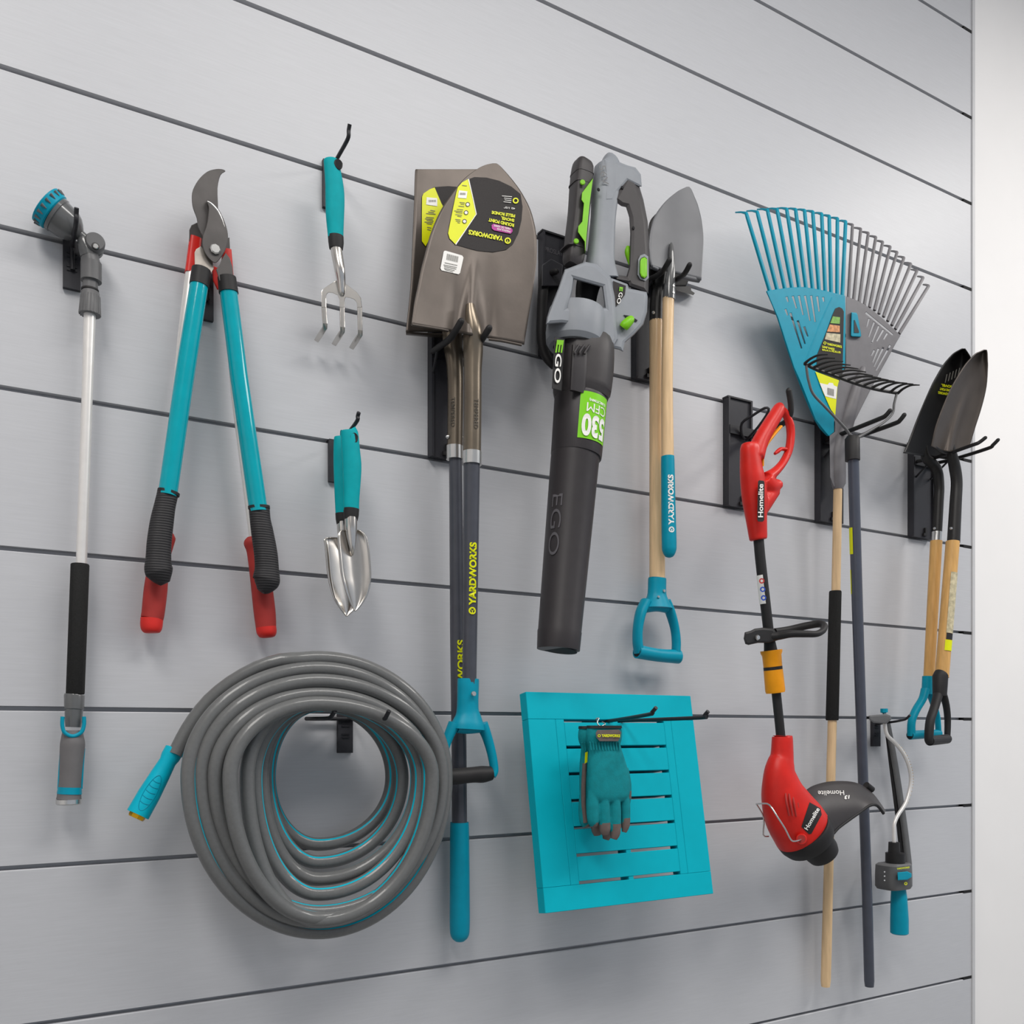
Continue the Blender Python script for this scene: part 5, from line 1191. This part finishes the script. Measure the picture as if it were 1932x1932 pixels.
g = G(); disc_px(g, (1619, 844), 3, OW + 0.0095, 0.003, n=(0.3, -1, 0)); part('rivet', g, 'zinc', r_)
part('handle', T([(1610, 867, OW, 21.5), (1615, 1060, 0.100, 22), (1626, 1400, 0.073, 20.5), (1636, 1693, 0.050, 20), (1640, 1850, 0.038, 20), (1640, 1853, 0.038, 15)], n=2, seg=20), 'fibre_grey', r_)
g = G(); A1, B1 = P(1613.3, 995, 0.105), P(1614.6, 1045, 0.101); sr2 = wpx(1613, OW, 22)
part('yellow_label', wrap_patch(A1, B1, sr2, sr2, -1.45, -0.45, 0, 1), 'label_yellow', r_)
A1, B1 = P(1615.4, 1074, 0.0988), P(1616.9, 1120, 0.095); part('yellow_label', wrap_patch(A1, B1, sr2, sr2, -1.5, -1.0, 0, 1), 'label_yellow', r_)

# ================================================================ SPRINKLER
OP = 0.055
r_ = thing('oscillating_sprinkler', 'oscillating sprinkler with a bowed white tube, hanging by the right end of the wall', 'sprinkler', P(1690, 1700, OP))
part('frame_bar', T([(1674, 1362, OP - 0.022, 11), (1690, 1450, OP - 0.022, 12), (1706, 1560, OP - 0.022, 13), (1714, 1632, OP - 0.022, 14)], n=3, k=0.6, e=3), 'grey_plastic', r_)
part('frame_bar', T([(1672, 1362, OP - 0.030, 9), (1683, 1450, OP - 0.030, 10), (1697, 1560, OP - 0.030, 11), (1704, 1632, OP - 0.030, 12)], n=3, k=0.6, e=3), 'rubber', r_)
part('end_bracket', G().plate([(1639, 1350), (1648, 1349), (1672, 1347), (1680, 1350), (1682, 1357), (1672, 1366), (1648, 1364), (1640, 1358)], OP - 0.004, 0.030, bev=0.003), 'grey_plastic', r_)
part('end_cap', T([(1668, 1337, OP, 15), (1668, 1344, OP, 15), (1668.5, 1345, OP, 7), (1669, 1350, OP, 7)], seg=8), 'teal_blue', r_)
tu = smooth_path([(1669, 1346), (1669.6, 1367), (1674, 1387), (1689, 1402), (1704, 1421), (1714, 1443), (1718.5, 1465), (1717, 1487), (1708.7, 1515), (1693.5, 1539), (1687, 1556), (1686.5, 1572), (1687, 1594)], 4)
tp_ = part('spray_tube', T([(x, y, OP, 7.8) for x, y in tu], seg=14), 'alu', r_)
g = G(); q = tu[13:37:1]
for (x, y) in q[::1][:24]:
    if True:
        n1 = Vector((0.9, -0.3, 0.1)).normalized(); c1 = P(x, y, OP) + n1 * 0.0042
        g.lathe(c1 - n1 * 0.001, c1 + n1 * 0.0016, [(0, 0.0011), (1, 0.0008)], 8)
part('nozzle', g, 'brass', tp_)
g = T([(1687, 1589, OP, 22), (1687, 1610, OP, 24)], seg=20); T([(1689, 1609, OP, 38), (1689, 1630, OP, 38)], g, seg=24); part('tube_coupling', g, 'rubber', r_)
g = T([(1686, 1628, OP, 60), (1686, 1631, OP, 69), (1686, 1650, OP, 71), (1686, 1671, OP, 71), (1686, 1676, OP, 64)], k=0.75, e=4, seg=28); bd = part('gear_housing', g, 'grey_plastic', r_)
part('switch', G().plate([(1693, 1646), (1712, 1644), (1720, 1648), (1720, 1655), (1712, 1660), (1694, 1661)], OP + 0.033, 0.010, bev=0.0015), 'teal_blue', bd)
g = G(); text_px(g, 'YARDWORKS', (1692, 1641), (1716, 1638), (0, -3.5), OP + 0.028, 0.004, bold=0.035); ring_px(g, (1709, 1667), 3, 1.4, OP + 0.028, 0.004); part('lettering', g, 'label_yellow', bd)
g = G()
for y in (1645, 1653, 1661): ring_px(g, (1669, y), 1.3, 0.2, OP + 0.026, 0.003)
part('stud', g, 'alu', bd)
part('hose_inlet', T([(1695, 1674, OP, 28), (1696, 1693, OP, 32), (1697, 1735, OP, 36), (1697, 1760, OP, 36), (1697, 1762, OP, 30)], seg=20), 'teal_blue', r_)
